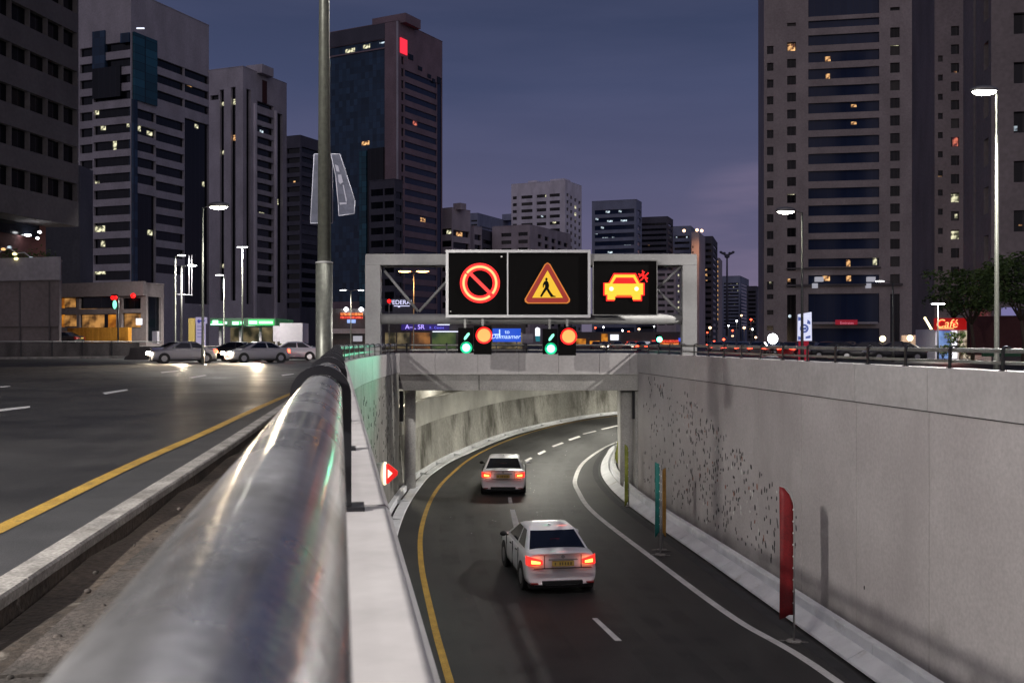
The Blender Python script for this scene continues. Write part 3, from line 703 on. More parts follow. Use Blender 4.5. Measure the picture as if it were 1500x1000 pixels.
# distant traffic beyond the bridge
kk = 0
for px, D in ((872, 190), (905, 175), (940, 150), (958, 168), (1042, 180), (1056, 160), (1085, 190), (1100, 170), (1125, 150)):
    kk += 1
    place(far_tail, px, D, random.uniform(-14, 6), 'tiny car with red tail lights in the distant queue beyond the bridge', False, group='distant queue of cars')
for px, D in ((888, 200), (922, 210), (1070, 210)):
    o = place(far_on, px, D, 180+random.uniform(-10, 8), 'tiny oncoming car with headlights in the distance beyond the bridge', False, group='distant oncoming cars')
M['led_pale2'] = emit('led_pale_soft', (1, .85, .6), 1.6); M['led_slash2'] = emit('chevron_red', (1, .02, .02), .75)
M['flag_red'] = noisy('flag_red', (.13, .003, .006), (.20, .005, .009), 3, .6, .05, fine=30); M['flag_teal'] = noisy('flag_teal', (.004, .11, .10), (.008, .17, .15), 3, .6, .05, fine=30)
M['flag_ochre'] = noisy('flag_ochre', (.42, .22, .04), (.55, .30, .06), 3, .6, .05, fine=30); M['flag_olive'] = noisy('flag_olive', (.16, .19, .02), (.30, .32, .05), 3, .6, .05, fine=30)
M['mast'] = noisy('mast', (.10, .105, .09), (.16, .165, .145), 2., .42, .05, stretch=(1, 1, .2), metal=.5, fine=20)
M['banner'] = noisy('banner', (.04, .045, .075), (.07, .075, .115), 6, .7, .1, fine=30); M['banner_edge'] = plain('banner_edge', (.42, .43, .52), .4); M['banner_print'] = plain('banner_print', (.2, .2, .27), .5)
M['frame_lit'] = plain('frame_lit', (.6, .6, .65), .4); M['lit_orange2'] = litm('lit_orange_soft', (.08, .035, .01), (.55, .26, .07), 1., .7)
M['orange_wall'] = noisy('orange_wall', (.5, .2, .02), (.7, .32, .04), 1.5, .7, .1, stretch=(2, 2, .2), fine=8)
M['white_box'] = emit('white_box', (.9, .92, 1), 1.3); M['white_box_dim'] = emit('white_box_dim', (.7, .7, .8), .45); M['lit_cool2'] = emit('lit_strip', (.8, .85, 1), 1.6); M['lit_red'] = litm('lit_red', (.05, .01, .02), (1, .25, .15), .9)
M['logo_red'] = emit('logo_red', (1, .03, .06), 1.1); M['sign_red'] = emit('sign_red', (.35, .012, .03), .6); M['sign_pink'] = emit('sign_pink', (.9, .25, .35), .6); M['lamp_warm2'] = emit('lamp_warm_small', (1, .6, .35), 4)
M['blue_lamp'] = emit('blue_lamp', (.05, .12, .9), .9); M['barrier_blue'] = plain('barrier_plastic', (.3, .3, .5), .5); M['lilac'] = emit('lilac', (.45, .4, .6), .7); M['arrow_blue'] = emit('arrow_blue', (.05, .05, .35), .6)
M['green_dark'] = emit('green_dark', (.0, .06, .02), .8); M['green_lit'] = emit('green_lit', (.01, .45, .09), 1.0); M['green_white'] = emit('green_white', (.5, 1, .7), 1.5); M['shop_dim'] = litm('shop_dim', (.02, .018, .01), (.25, .19, .10), .8, .5)
M['yellow_board'] = plain('yellow_board', (.3, .22, .06), .6); M['ad_white'] = emit('ad_white', (.72, .74, .95), .95); M['ad_blue'] = emit('ad_blue', (.10, .14, .40), .8); M['sign_blue'] = emit('sign_blue', (.02, .09, .62), 1.0)
M['sign_white'] = emit('sign_white', (.6, .8, 1), 1.2); M['sign_white2'] = emit('sign_white_soft', (.7, .7, 1), 1.3); M['teal_dim'] = emit('teal_dim', (.02, .2, .25), .8); M['fascia_blue'] = emit('fascia_blue', (.02, .01, .12), 1.0); M['sign_lilac'] = emit('sign_lilac', (.45, .35, 1), 1.6); M['sign_blue_txt'] = emit('sign_blue_txt', (.15, .15, .9), 1.3)
M['shop_orange'] = litm('shop_orange', (.06, .02, .005), (.4, .16, .04), .8, .4); M['shop_green'] = litm('shop_green', (.005, .03, .012), (.08, .12, .03), .8, .4); M['orange_sign'] = litm('orange_sign', (.5, .06, .01), (1, .35, .08), 1.2, 3); M['red_sign'] = litm('red_sign', (.5, .01, .01), (1, .12, .06), 1.1, 3)
M['sign_pale_blue'] = emit('sign_pale_blue', (.35, .5, .95), 1.0); M['red_glow_fascia'] = emit('red_glow_fascia', (.55, .008, .008), .5); M['globe'] = emit('globe', (1, .82, .45), 4); M['ad_poster'] = litm('ad_poster', (.08, .15, .4), (.2, .35, .7), .9, .8); M['lit_white3'] = litm('lit_display', (.12, .08, .05), (.8, .68, .5), .9, 2)
M['violet_board'] = emit('violet_board', (.22, .2, .42), .8); M['green_net'] = plain('green_net', (.03, .10, .05), .8); M['bark'] = plain('bark', (.07, .05, .035), .9)
M['leaf'] = noisy('leaf', (.035, .07, .018), (.09, .14, .035), 1.3, .7, 0, fine=3)
# ------------------------------------------------------------------ sign gantry
DG = 37.4
def X(px, D): return (px-750)*D/F
def Z(py, D): return CZ+(500-py)*D/F
gt = thing('sign_gantry', 'grey steel frame gantry straddling the sunken road, carrying the lit signs', 'gantry', (X(778, DG), DG, GZ))
for x0, x1 in ((535, 557), (1000, 1021)):
    m = MB(); m.box(X(x0, DG), X(x1, DG), DG, DG+.5, GZ-.1, Z(388, DG)-.003); m.build('leg', M['steel'], gt)
    m = MB(); m.box(X(x0, DG)-.2, X(x1, DG)+.2, DG-.15, DG+.65, GZ-.1, GZ+.04); m.build('base_plate', M['pole_steel'], gt)
m = MB(); m.poly([(X(535, DG), Z(388, DG)), (X(535, DG), Z(374, DG)), (X(537, DG), Z(372, DG)), (X(1019, DG), Z(372, DG)), (X(1021, DG), Z(374, DG)), (X(1021, DG), Z(388, DG))], DG-.004, DG+.55)
m.build('top_beam', M['steel'], gt)
m = MB(); zc = Z(467, DG); m.tube([(X(557, DG), DG+.25, zc), (X(1000, DG), DG+.25, zc)], .19, 20); m.build('bottom_beam', M['steel'], gt)
for a, b in (((562, 396), (612, 456)), ((613, 456), (668, 396)), ((962, 424), (1001, 388)), ((950, 410), (1001, 460))):
    m = MB(); m.tube([(X(a[0], DG), DG+.25, Z(a[1], DG)), (X(b[0], DG), DG+.25, Z(b[1], DG))], .055, 10); m.build('brace', M['steel'], gt)
m = MB(); m.box(X(557, DG), X(1000, DG), DG+.42, DG+.5, Z(390.5, DG), Z(388, DG)-.003); m.build('cable_tray', M['dark_concrete'], gt)

DS = 36.9
def panel(name, label, x0, x1, y0, y1, fw, D, deep=.32):
    root = thing(name, label, 'sign', (X((x0+x1)/2, D), D, Z(y1, D)))
    m = MB(); m.box(X(x0+1, D), X(x1-1, D), D+.02, D+deep, Z(y1-1, D), Z(y0+1, D)); m.build('cabinet', M['sign_black'], root)
    q = MB(); f = fw*D/F; a, b, c, d = X(x0, D), X(x1, D), Z(y1, D), Z(y0, D)
    q.box(a, a+f, D-.03, D+.06, c, d); q.box(b-f, b, D-.03, D+.06, c, d); q.box(a+f, b-f, D-.028, D+.06, d-f, d); q.box(a+f, b-f, D-.028, D+.06, c, c+f); q.build('frame', M['sign_frame'] if fw > 2 else M['pole_steel'], root)
    return root
def arc(cx, cy, r0, r1, a0, a1, n=40):
    o = [(cx+r1*math.cos(R(a0+(a1-a0)*k/n)), cy-r1*math.sin(R(a0+(a1-a0)*k/n))) for k in range(n+1)]
    i = [(cx+r0*math.cos(R(a0+(a1-a0)*k/n)), cy-r0*math.sin(R(a0+(a1-a0)*k/n))) for k in range(n+1)]
    return o, i
def ringm(m, cx, cy, r0, r1, a0, a1, D, th=.01):
    o, i = arc(cx, cy, r0, r1, a0, a1); n = len(o)
    vs = [(X(x, D), y_, Z(y, D)) for y_ in (D-th, D) for x, y in o+i]
    m.add(vs, [(k, k+1, n+k+1, n+k) for k in range(n-1)]+[(2*n+k, 2*n+k+1, 3*n+k+1, 3*n+k) for k in range(n-1)]+[(k, k+1, 2*n+k+1, 2*n+k) for k in range(n-1)]+[(n+k, n+k+1, 3*n+k+1, 3*n+k) for k in range(n-1)])
    return m
s1 = panel('lane_sign', 'wide black lit sign with red slashed ring beside a yellow warning triangle, white frame', 653, 865, 366, 465, 4, DS)
m = MB(); m.box(X(742.6, DS), X(744.6, DS), DS-.024, DS+.04, Z(461, DS), Z(370, DS)); m.build('divider', M['sign_frame'], s1)
cx, cy = 703, 414.5
m = MB(); ringm(m, cx, cy, 18.8, 29.2, 0, 360, DS+.012); m.build('ring_glow', M['led_red_glow'], s1)  # wide red band imitates the bloom of the lit ring
m = MB(); ringm(m, cx, cy, 22.2, 25.6, 142, -40, DS); ringm(m, cx, cy, 22.2, 25.6, 308, 147, DS); m.build('ring', M['led_core'], s1)
m = MB(); m.ppx([(cx-17.2, cy-13.4), (cx-13.6, cy-17), (cx+17.2, cy+13.4), (cx+13.6, cy+17)], DS, .01); m.build('slash', M['led_slash'], s1)
m = MB(); m.ppx([(798, 387), (802, 384.5), (806, 387), (835, 438), (834.5, 442), (831, 444.5), (773, 444.5), (769, 442), (768.5, 438)], DS+.016, .01); m.build('triangle_edge', M['tri_orange'], s1)
m = MB(); m.ppx([(799.5, 387.5), (802, 386), (804.5, 387.5), (833, 438), (832.5, 441), (830, 443), (774, 443), (771.5, 441), (770.5, 438)], DS+.006, .01); m.build('triangle_border', M['tri_red'], s1)
m = MB(); m.ppx([(802, 396), (824.5, 436), (779.5, 436)], DS-.004, .01); m.build('triangle_field', M['tri_yellow'], s1)
m = MB(); D_ = DS-.014
m.ppx([(798.6, 409), (799.4, 406.9), (801.2, 406.8), (802.2, 408), (802, 410), (800.6, 411.2), (799, 410.8)], D_, .01)
m.ppx([(798.5, 411.4), (801.5, 411), (803.6, 414), (804.4, 418), (803.6, 422.6), (807, 428), (810.6, 432.8), (813.8, 433.6), (814, 435), (807, 435), (802.6, 428), (800.8, 424.4), (796, 431), (793.6, 435), (791, 434.2), (794.6, 427), (798.2, 421), (798.4, 416.6), (796.6, 418.6), (796.8, 421.4), (795, 420.6), (795.2, 416), (797, 412.6)], D_, .01)
m.build('walking_figure', M['sign_black'], s1)
m = MB(); m.ell((X(734.5, DS), DS-.02, Z(376, DS)), (.035, .03, .035)); m.ell((X(660, DS), DS-.02, Z(456, DS)), (.025, .03, .02)); m.build('sensor', M['white'], s1)
s2 = panel('lane_sign', 'smaller black lit sign showing a yellow car, at the right end of the gantry', 868, 963, 381, 462, 1.4, DS)
car_o = [(886, 415), (893, 415), (900, 402.4), (930, 402.4), (936.4, 415), (942, 415), (942, 431.5), (938.4, 431.5), (938.4, 438.8), (926.5, 438.8), (926.5, 434), (901, 434), (901, 438.8), (889.8, 438.8), (889.8, 431.5), (886, 431.5)]
m = MB(); m.ppx([(914+(x-914)*1.08, 421+(y-421)*1.12) for x, y in car_o], DS+.012, .01); m.build('car_glow', M['led_red_glow'], s2)
m = MB(); m.ppx(car_o, DS+.002, .01); m.build('car_outline', M['led_yellow'], s2)
m = MB(); m.ppx([(897, 415.4), (902.6, 406.4), (927.6, 406.4), (932.6, 415.4)], DS-.008, .01); m.ppx([(903, 432.2), (925, 432.2), (925, 433.6), (903, 433.6)], DS-.008, .01); m.build('car_windscreen', M['led_deep'], s2)
m = MB(); D_ = DS-.010
for x in (895.6, 932.4):
    m.ppx([(x+3.2*math.cos(k*.7854), 423+3.2*math.sin(k*.7854)) for k in range(8)], D_, .01)
m.build('car_headlights', M['led_pale'], s2)
m = MB()
for a, b in (((936, 406), (944, 398)), ((938, 411), (950, 399.5)), ((935, 401), (949, 408)), ((941, 396), (943, 404)), ((944, 405), (948, 413))):
    dx, dy = b[0]-a[0], b[1]-a[1]; l = math.hypot(dx, dy); nx, ny = -dy/l*.9, dx/l*.9
    m.ppx([(a[0]+nx, a[1]+ny), (b[0]+nx, b[1]+ny), (b[0]-nx, b[1]-ny), (a[0]-nx, a[1]-ny)], DS+.002, .01)
m.build('crackle_mark', M['led_red_glow'], s2)

def signal(x, label, dy=0):
    D = 36.75; root = thing('traffic_light', label, 'traffic light', (X(x+25, D), D, Z(518, D)), 'traffic lights hanging under the sign gantry')
    m = MB(); m.box(X(x, D), X(x+22, D), D, D+.28, Z(517+dy, D), Z(480+dy, D)); m.build('green_housing', M['sign_black'], root)
    m = MB(); m.box(X(x+23, D), X(x+49, D), D, D+.28, Z(519+dy, D), Z(477+dy, D)); m.build('red_housing', M['sign_black'], root)
    for bx in (x+10, x+36):
        m = MB(); m.box(X(bx, D)-.04, X(bx, D)+.04, D+.1, D+.2, Z(480+dy, D), Z(467, D)); m.build('bracket', M['pole_steel'], root)
    m = MB(); m.tube([(X(x+12, D), D-.03, Z(509+dy, D)), (X(x+12, D), D+.01, Z(509+dy, D))], .14, 24); gl_ = m.build('green_lamp', M['sig_green'], root)
    m = MB(); m.tube([(X(x+12, D), D-.012, Z(509+dy, D)), (X(x+12, D), D+.01, Z(509+dy, D))], .215, 24); m.build('green_lens_glow', M['sig_green_glow'], gl_)  # emissive disc stands for the green glow around the lamp
    m = MB(); m.ppx([(x+8.5, 496.5+dy), (x+9, 494+dy), (x+13.5, 488+dy), (x+16.5, 487+dy), (x+17, 490+dy), (x+12, 496.5+dy), (x+9.5, 498+dy)], D-.002, .02); m.build('arrow_lamp', M['sig_green_dim'], root)
    m = MB(); m.tube([(X(x+38, D), D-.01, Z(491+dy, D)), (X(x+38, D), D+.01, Z(491+dy, D))], .30, 28); l = m.build('red_lens', M['sig_rim'], root)
    m = MB(); m.tube([(X(x+38, D), D-.03, Z(491+dy, D)), (X(x+38, D), D-.005, Z(491+dy, D))], .235, 28); m.build('red_lamp', M['sig_red'], l)
    for px, yy, r in ((x+12, 509, .19), (x+38, 491, .31)):
        q = MB(); n = 14; c = (X(px, D), Z(yy+dy, D)); vs = []
        for rr_, y in ((r, D), (r+.0, D-.22)):
            for k in range(n+1):
                an = R(10+160*k/n); vs.append((c[0]+rr_*math.cos(an), y if y == D else D-.22, c[1]+rr_*math.sin(an)))
        q.add(vs, [(k, k+1, n+2+k, n+1+k) for k in range(n)]); o = q.build('visor', M['sign_black'], root)
        sd = o.modifiers.new('s', 'SOLIDIFY'); sd.thickness = .012
    spot('green_glow', (X(x+12, D), D-.25, Z(509+dy, D)), (-4.6, D-5.5, 5.3), 380, (.1, 1, .55), root, 75, 1, .15)
    spot('red_glow', (X(x+38, D), D-.3, Z(491+dy, D)), (X(x+38, D), D-9, 3.5), 18, (1, .08, .04), root, 165, 1, .2)
    return root
signal(671, 'left pair of signals, green and red, hanging beneath the ring sign')
signal(795, 'right pair of signals, green and red, hanging beneath the warning triangle', 1.5)

# ------------------------------------------------------------------ chevron light, flags in the cutting
D = 31.5; cs = thing('warning_light', 'round grey wall lamp with a glowing red and white triangle on the left wall', 'warning light', (X(560, D), D, Z(708, D)))
m = MB(); m.tube([(X(553, D), D+.05, Z(693, D)), (X(563, D), D, Z(693, D))], [.31, .36], 24); m.tube([(X(545, D), D+.1, Z(693, D)), (X(553, D), D+.06, Z(693, D))], .08, 10); m.build('housing', M['concrete'], cs)
m = MB(); m.tube([(X(563, D), D, Z(693, D)), (X(565.5, D), D, Z(693, D))], [.36, .35], 24); m.build('diffuser', M['led_pale2'], cs)
m = MB(); m.ppx([(566, 679), (569, 678.5), (580, 687), (583, 690), (582.5, 695), (569, 707.5), (566, 707)], D-.02, .1); m.build('triangle', M['led_slash2'], cs)
m = MB(); m.ppx([(568.2, 687), (575, 692.8), (568.2, 700)], D-.125, .012); m.build('triangle_field', M['led_pale2'], cs)

def flag(label, bx, by, w_px, top, bot, col, curve=28, side=-1, mat2=None, lean=0):
    Xb, Db = G(bx, by, 0); s = F/Db; root = thing('feather_flag', label, 'flag', (Xb, Db, 0), 'flags along the right barrier')
    m = MB(); m.tube([(Xb, Db, 0), (Xb+lean*.3, Db, (by-top-curve)/s), (Xb+side*.06*(w_px/22)+lean, Db, (by-top-curve*.35)/s), (Xb+side*w_px*.55/s+lean, Db, (by-top-2)/s), (Xb+side*w_px*.98/s+lean, Db, (by-top)/s)], [.022, .018, .014, .010, .006], 8); m.build('pole', M['steel'], root)
    n = 14; vs = []
    for i in range(n+1):
        t = i/n
        for j in range(4):
            v = j/3; x = side*w_px*v/s; zt = (by-top-curve*((1-v)**2.2))/s; zb = (by-bot-(7 if v > .5 else 0)*(v))/s+.0
            vs.append((Xb+x+lean*t, Db+.03*math.sin(t*5+v*2.5)*v, zb+(zt-zb)*t))
    q = MB(); q.add(vs, [(i*4+j, i*4+j+1, (i+1)*4+j+1, (i+1)*4+j) for i in range(n) for j in range(3)], True); o = q.build('fabric', col, root)
    sd = o.modifiers.new('s', 'SOLIDIFY'); sd.thickness = .012; sd.offset = 0
    q = MB()
    for k in range(9):
        z = (by-bot)/s+.25+k*.24
        if z < (by-top-curve)/s: q.ell((Xb-.022, Db-.02, z), (.012, .012, .022), 6, 4)
    q.build('grommet', M['white'], o)
    q = MB(); q.tube([(Xb, Db, 0), (Xb, Db, .04)], .15, 20); q.tube([(Xb-.28, Db+.08, .012), (Xb+.28, Db-.06, .012)], .014, 6); q.build('base', M['kerb'], root)
    return root
flag('tall dark red feather flag on a thin pole at the right barrier', 1163, 940, 21, 712, 900, M['flag_red'])
flag('teal green feather flag at the right barrier, left edge of a close pair', 967, 813, 7.5, 676, 780, M['flag_teal'], 6)
flag('narrow ochre feather flag tight behind the teal green one', 969.5, 806, -6, 684, 780, M['flag_ochre'], 6)
flag('olive feather flag with a mottled edge below the right bridge column', 921, 742, 6, 650, 735, M['flag_olive'], 8)
flag('farthest olive feather flag, leaning, at the bend of the barrier', 900, 690, -5, 641, 672, M['flag_olive'], 6, lean=.14)

# ------------------------------------------------------------------ lamp posts and light
def lamp_post(label, px, ytop, D, heads, mat='lamp', power=0, target=None, col=(1, .95, .85), rad=.08, base=GZ, group='street lamps', arm=.9, ang=160, hsz=(.42, .2, .13)):
    x = X(px, D); zt = Z(ytop, D); root = thing('street_lamp', label, 'street lamp', (x, D, base), group)
    m = MB(); m.tube([(x, D, base), (x, D, base+.9), (x, D, base+.95), (x, D, zt-.1)], [rad*1.25, rad*1.25, rad, rad*.55], 14); m.build('pole', M['mast'], root)
    m = MB(); m.box(x-rad*2, x+rad*2, D-rad*2, D+rad*2, base-.02, base+.05); m.build('base_plate', M['pole_steel'], root)
    for hd in heads:
        hx = x+hd*arm
        m = MB(); m.tube([(x, D, zt-.15), (x+hd*arm*.4, D, zt+.02), (hx, D, zt)], .03, 8); a = m.build('arm', M['pole_steel'], root)
        m = MB(); m.ell((hx, D, zt+.05), (hsz[0]*1.15, hsz[1]*1.3, hsz[2]*1.1), 14, 8); m.build('lamp_head', M['pole_steel'], root)
        m = MB(); m.ell((hx, D-.03, zt-.01), hsz, 14, 8); m.build('lamp_glass', M[mat], root)
        if power:
            t = target or (hx, D, base)
            spot('lamp_light', (hx, D-.1, zt-.2), t, power, col, root, ang, .5, .15)
    return root
WH = (1, .95, .88)
lamp_post('tallest bright street lamp on the right, close behind the right guard rail', 1460, 134, 35, [-.8], power=14000, ang=125, target=(2, 30, 0), col=WH, rad=.085, arm=.55)
lamp_post('bright street lamp in front of the banded beige tower, above the round advertising pylon', 1175, 309, 68, [-1], power=9500, ang=110, target=(4, 58, 4), col=WH, rad=.1, arm=1.1, hsz=(.6, .28, .2))
lamp_post('bright street lamp on the left in front of the dark glass tower', 297, 302, 64, [1], power=5500, ang=110, target=(-14, 60, 4), col=WH, rad=.085, arm=1.0, hsz=(.6, .28, .2))
lamp_post('slim lamp with a flat head far down the left street, above the green canopy', 355, 362, 93, [.01], 'lamp_cool', 5000, hsz=(.5, .2, .06))
lamp_post('shorter slim lamp to the right of the white outlined banner frame', 328, 403, 105, [-.5], 'lamp_cool', 4500, hsz=(.4, .2, .05))
lamp_post('lamp post carrying an empty white outlined banner frame', 257, 374, 101, [.7], 'lamp_cool', 4500, hsz=(.4, .2, .05))
lamp_post('orange double headed street lamp seen through the left side of the gantry', 606, 397, 125, [-1, 1], 'lamp_warm', 1500, col=(1, .5, .2), arm=1.1, hsz=(.8, .3, .16))
lamp_post('dark lamp post with an unlit flat head in front of the tower portal', 1308, 412, 70, [-1], 'lamp_cool', 0, hsz=(.3, .1, .03), rad=.09)
lamp_post('thin mast with a small cold lamp left of the gantry leg', 514, 425, 118, [1.3, -1], 'lamp_cool', 600, hsz=(.35, .15, .05))
lamp_post('short lamp with a flat yellowish head beside the tree at the red lit kiosk', 1374, 445, 78, [.01], 'lamp_cool', 900, hsz=(.55, .15, .05), rad=.06)
# street lamp of the same row just behind the camera: it throws the flag shadow on the right wall
lamp_post('street lamp behind the camera on the near side of the street', 750, 500, 1.0, [], base=GZ) if False else None
def near_lamp(x, y, z, power, target, label, r=.16):
    root = thing('street_lamp', label, 'street lamp', (x, y, GZ), 'street lamps')
    m = MB(); m.tube([(x-1, y, GZ), (x-1, y, z)], [.12, .07], 12); m.build('pole', M['pole_steel'], root)
    m = MB(); m.tube([(x-1, y, z-.1), (x, y, z+.15)], .04, 8); m.build('arm', M['pole_steel'], root)
    m = MB(); m.ell((x, y, z), (.42, .16, .07), 14, 8); m.build('lamp_glass', M['lamp'], root)
    spot('lamp_light', (x, y, z-.2), target, power, WH, root, 165, .4, r)
near_lamp(-11, -2.4, 11.86, 19000, (3, 24, 0), 'street lamp left of and behind the viewer, lighting the right wall', .2)
near_lamp(-24, 28, 13.3, 1600, (-18, 40, 4), 'street lamp on the far side of the left street, outside the picture')
near_lamp(-30, 96, 13.3, 5000, (-34, 110, 5), 'street lamp beside the low orange lit building')

# big lamp mast by the rail, with banners
xm = X(475, 14); mast = thing('lamp_mast', 'thick grey lamp mast rising beside the handrail and leaving the top of the picture', 'lamp post', (xm, 14, GZ-.15))
m = MB(); m.tube([(xm, 14, GZ-.15), (xm, 14, Z(385, 14))], [.118, .115], 24); m.build('lower_pole', M['mast'], mast)
m = MB(); m.tube([(xm, 14, Z(385, 14)), (xm, 14, 17)], [.092, .035], 20); m.build('upper_pole', M['mast'], mast)
m = MB(); m.tube([(xm, 14, Z(386, 14)), (xm, 14, Z(384, 14)), (xm, 14, Z(383, 14))], [.12, .12, .095], 24); m.build('collar', M['steel'], mast)
m = MB(); m.box(xm-.17, xm+.17, 13.83, 14.17, Z(530, 14), Z(526, 14)); m.build('clamp', M['black_iron'], mast)
m = MB()
for sx in (-1, 1):
    m.tube([(xm, 14, 16.7), (xm+sx*.8, 14, 17.1), (xm+sx*1.7, 14, 17.2)], .035, 8)
m.build('arm', M['mast'], mast)
for sx in (-1, 1):
    m = MB(); m.ell((xm+sx*1.7, 14, 17.15), (.4, .16, .07), 14, 8); m.build('lamp_glass', M['lamp'], mast)
    spot('lamp_light', (xm+sx*1.7, 14, 17.0), (xm+sx*3, 16, 0), 1100, WH, mast, 150, .6, .15)
def banner(label, pts, D, marks=None):
    root = thing('street_banner', label, 'banner', (X(pts[0][0], D), D, Z(pts[-1][1], D)), 'banners on the lamp mast')
    m = MB(); m.ppx(pts, D, .012); m.build('fabric', M['banner'], root)
    for i in range(len(pts)):
        a, b = pts[i], pts[(i+1) % len(pts)]
        m = MB(); m.tube([(X(a[0], D), D-.006, Z(a[1], D)), (X(b[0], D), D-.006, Z(b[1], D))], .0075, 8); m.build('edge_tube', M['banner_edge'], root)
    for q in marks or []:
        m = MB(); m.ppx(q, D-.014, .003); m.build('print', M['banner_print'], root)
    return root
banner('narrow grey blue banner with pale edges on the left of the lamp mast', [(460.5, 226), (487, 226), (487, 327), (455, 327)], 14.16)
banner('slanted grey blue banner with white outline and print, right of the lamp mast', [(485, 226), (498, 226), (508, 257), (520, 294), (519, 313), (496.5, 316), (496, 300), (492, 258)], 13.95,
    [[(490.5, 241), (495.5, 243), (497.5, 252), (493, 251)], [(495, 256), (500, 256), (502.5, 267), (498.5, 270), (496, 266)], [(502, 271), (503.6, 271), (508.5, 294), (507, 297)], [(497, 296.5), (508, 297), (508, 299), (498, 300)]])
m = MB(); a = [(277, 373), (283, 373), (283, 433), (258, 433), (258, 431), (281, 431)]
fr = thing('pole_sign_frame', 'thin white rectangular banner frame on a lamp post in front of the dark tower', 'banner frame', (X(280, 101), 101, Z(433, 101)))
for a, b in (((277, 374), (277, 431)), ((281, 374), (281, 433)), ((257, 431), (281, 432))):
    m = MB(); m.tube([(X(a[0], 101), 101, Z(a[1], 101)), (X(b[0], 101), 101, Z(b[1], 101))], .035, 6); m.build('frame_tube', M['frame_lit'], fr)

# tunnel lights under the bridge, out of sight above its edge
for i, s_ in enumerate((6, 14, 23, 33, 44, 56)):
    q = cut(offs(LW2, 5.0), s_, s_+.5)[0]; root = thing('tunnel_light', 'long tube light on the tunnel ceiling, hidden above the bridge edge', 'tunnel light', (q.x, q.y, 4.2), 'tunnel lights')
    m = MB(); m.box(q.x-.7, q.x+.7, q.y-.1, q.y+.1, 4.1, 4.21); m.build('fitting', M['lamp_cool'], root)
    l = bpy.data.lights.new('tunnel_lamp', 'AREA'); l.shape = 'RECTANGLE'; l.size = 1.6; l.size_y = .5; l.energy = 300 if i < 4 else 380; l.color = (1, .955, .82)
    o = bpy.data.objects.new('tunnel_lamp', l); C.objects.link(o); o.parent = root; o.location = (0, 0, -.12)
for i, s_ in enumerate((6, 13, 21)):
    q = cut(offs(LW2, -1.9), s_, s_+.5)[0]; root = thing('tunnel_light', 'tube light above the ledge behind the stained tunnel wall', 'tunnel light', (q.x, q.y, 4.2), 'ledge lights behind the tunnel wall')
    m = MB(); m.box(q.x-.5, q.x+.5, q.y-.08, q.y+.08, 4.1, 4.21); m.build('fitting', M['lamp_cool'], root)
    l = bpy.data.lights.new('tunnel_lamp', 'AREA'); l.size = .9; l.energy = 60; l.color = (1, .93, .78)
    o = bpy.data.objects.new('tunnel_lamp', l); C.objects.link(o); o.parent = root; o.location = (0, 0, -.12)
q = (-3.6, 44.2); root = thing('tunnel_light', 'small lamp above the gap between the left column and the stained wall', 'tunnel light', (q[0]-2, q[1]+1, 4.15), 'tunnel lights')
m = MB(); m.box(q[0]-2.3, q[0]-1.7, q[1]+.9, q[1]+1.1, 4.1, 4.19); m.build('fitting', M['lamp_cool'], root)
l = bpy.data.lights.new('tunnel_lamp', 'AREA'); l.size = .6; l.energy = 220; l.color = (1, .9, .68); o = bpy.data.objects.new('tunnel_lamp', l); C.objects.link(o); o.parent = root; o.location = (0, 0, -.1)

# ------------------------------------------------------------------ buildings
def zp(y, D): return CZ+(500-y)*D/F
def upx(O, u, px):
    r = (px-750)/F; return (r*O.y-O.x)/(u.x-r*u.y)
def rr(y0, h, per, n): return [(y0+i*per, y0+i*per+h) for i in range(n)]
_cache = {}
def pane(w, h, mat, name='window'):
    k = (round(w, 2), round(h, 2), mat.name, name)
    if k not in _cache:
        m = MB(); m.box(0, w, 0, .05, 0, h); me = bpy.data.meshes.new(name); me.from_pydata(m.v, [], m.f); me.materials.append(mat); _cache[k] = me
    return _cache[k]
def put(me, name, root, p, u, z):
    o = bpy.data.objects.new(name, me); C.objects.link(o); o.parent = root
    o.location = Vector((p.x, p.y, z))-root.location; o.rotation_euler = (0, 0, math.atan2(u.y, u.x)); return o
def face(root, m, O, u, W, z0, zt, D, strips, glass, depth=.3):
    n = Vector((u.y, -u.x)); pos = 0.
    def quad(a, b, za, zb):
        if b-a < 1e-3 or zb-za < 1e-3: return
        p, q = O+u*a, O+u*b; m.add([(p.x, p.y, za), (q.x, q.y, za), (q.x, q.y, zb), (p.x, p.y, zb)], [(0, 1, 2, 3)])
    for st in sorted(strips, key=lambda s: s[0]):
        a = max(0, upx(O, u, st[0])); b = min(W, upx(O, u, st[1])); g = M[st[3]] if len(st) > 3 else glass
        if b-a < .05: continue
        quad(pos, a, z0, zt); zc = zt
        for y0, y1 in st[2]:
            za, zb = max(zp(y1, D), z0), min(zp(y0, D), zt)
            if zb-za < .1: continue
            quad(a, b, zb, zc)
            p, q = O+u*a, O+u*b; pi, qi = p-n*depth, q-n*depth
            m.add([(p.x, p.y, za), (q.x, q.y, za), (q.x, q.y, zb), (p.x, p.y, zb), (pi.x, pi.y, za), (qi.x, qi.y, za), (qi.x, qi.y, zb), (pi.x, pi.y, zb)], [(0, 1, 5, 4), (1, 2, 6, 5), (2, 3, 7, 6), (3, 0, 4, 7)])
            g3 = g
            if g.name == 'glass_small': g3 = random.choice((g, g, M['glass_curtain'], M['glass_black'], M['glass_black']))
            put(pane(b-a, zb-za, g3), 'window', root, pi, u, za); zc = za
        quad(a, b, z0, zc); pos = b
    quad(pos, W, z0, zt)
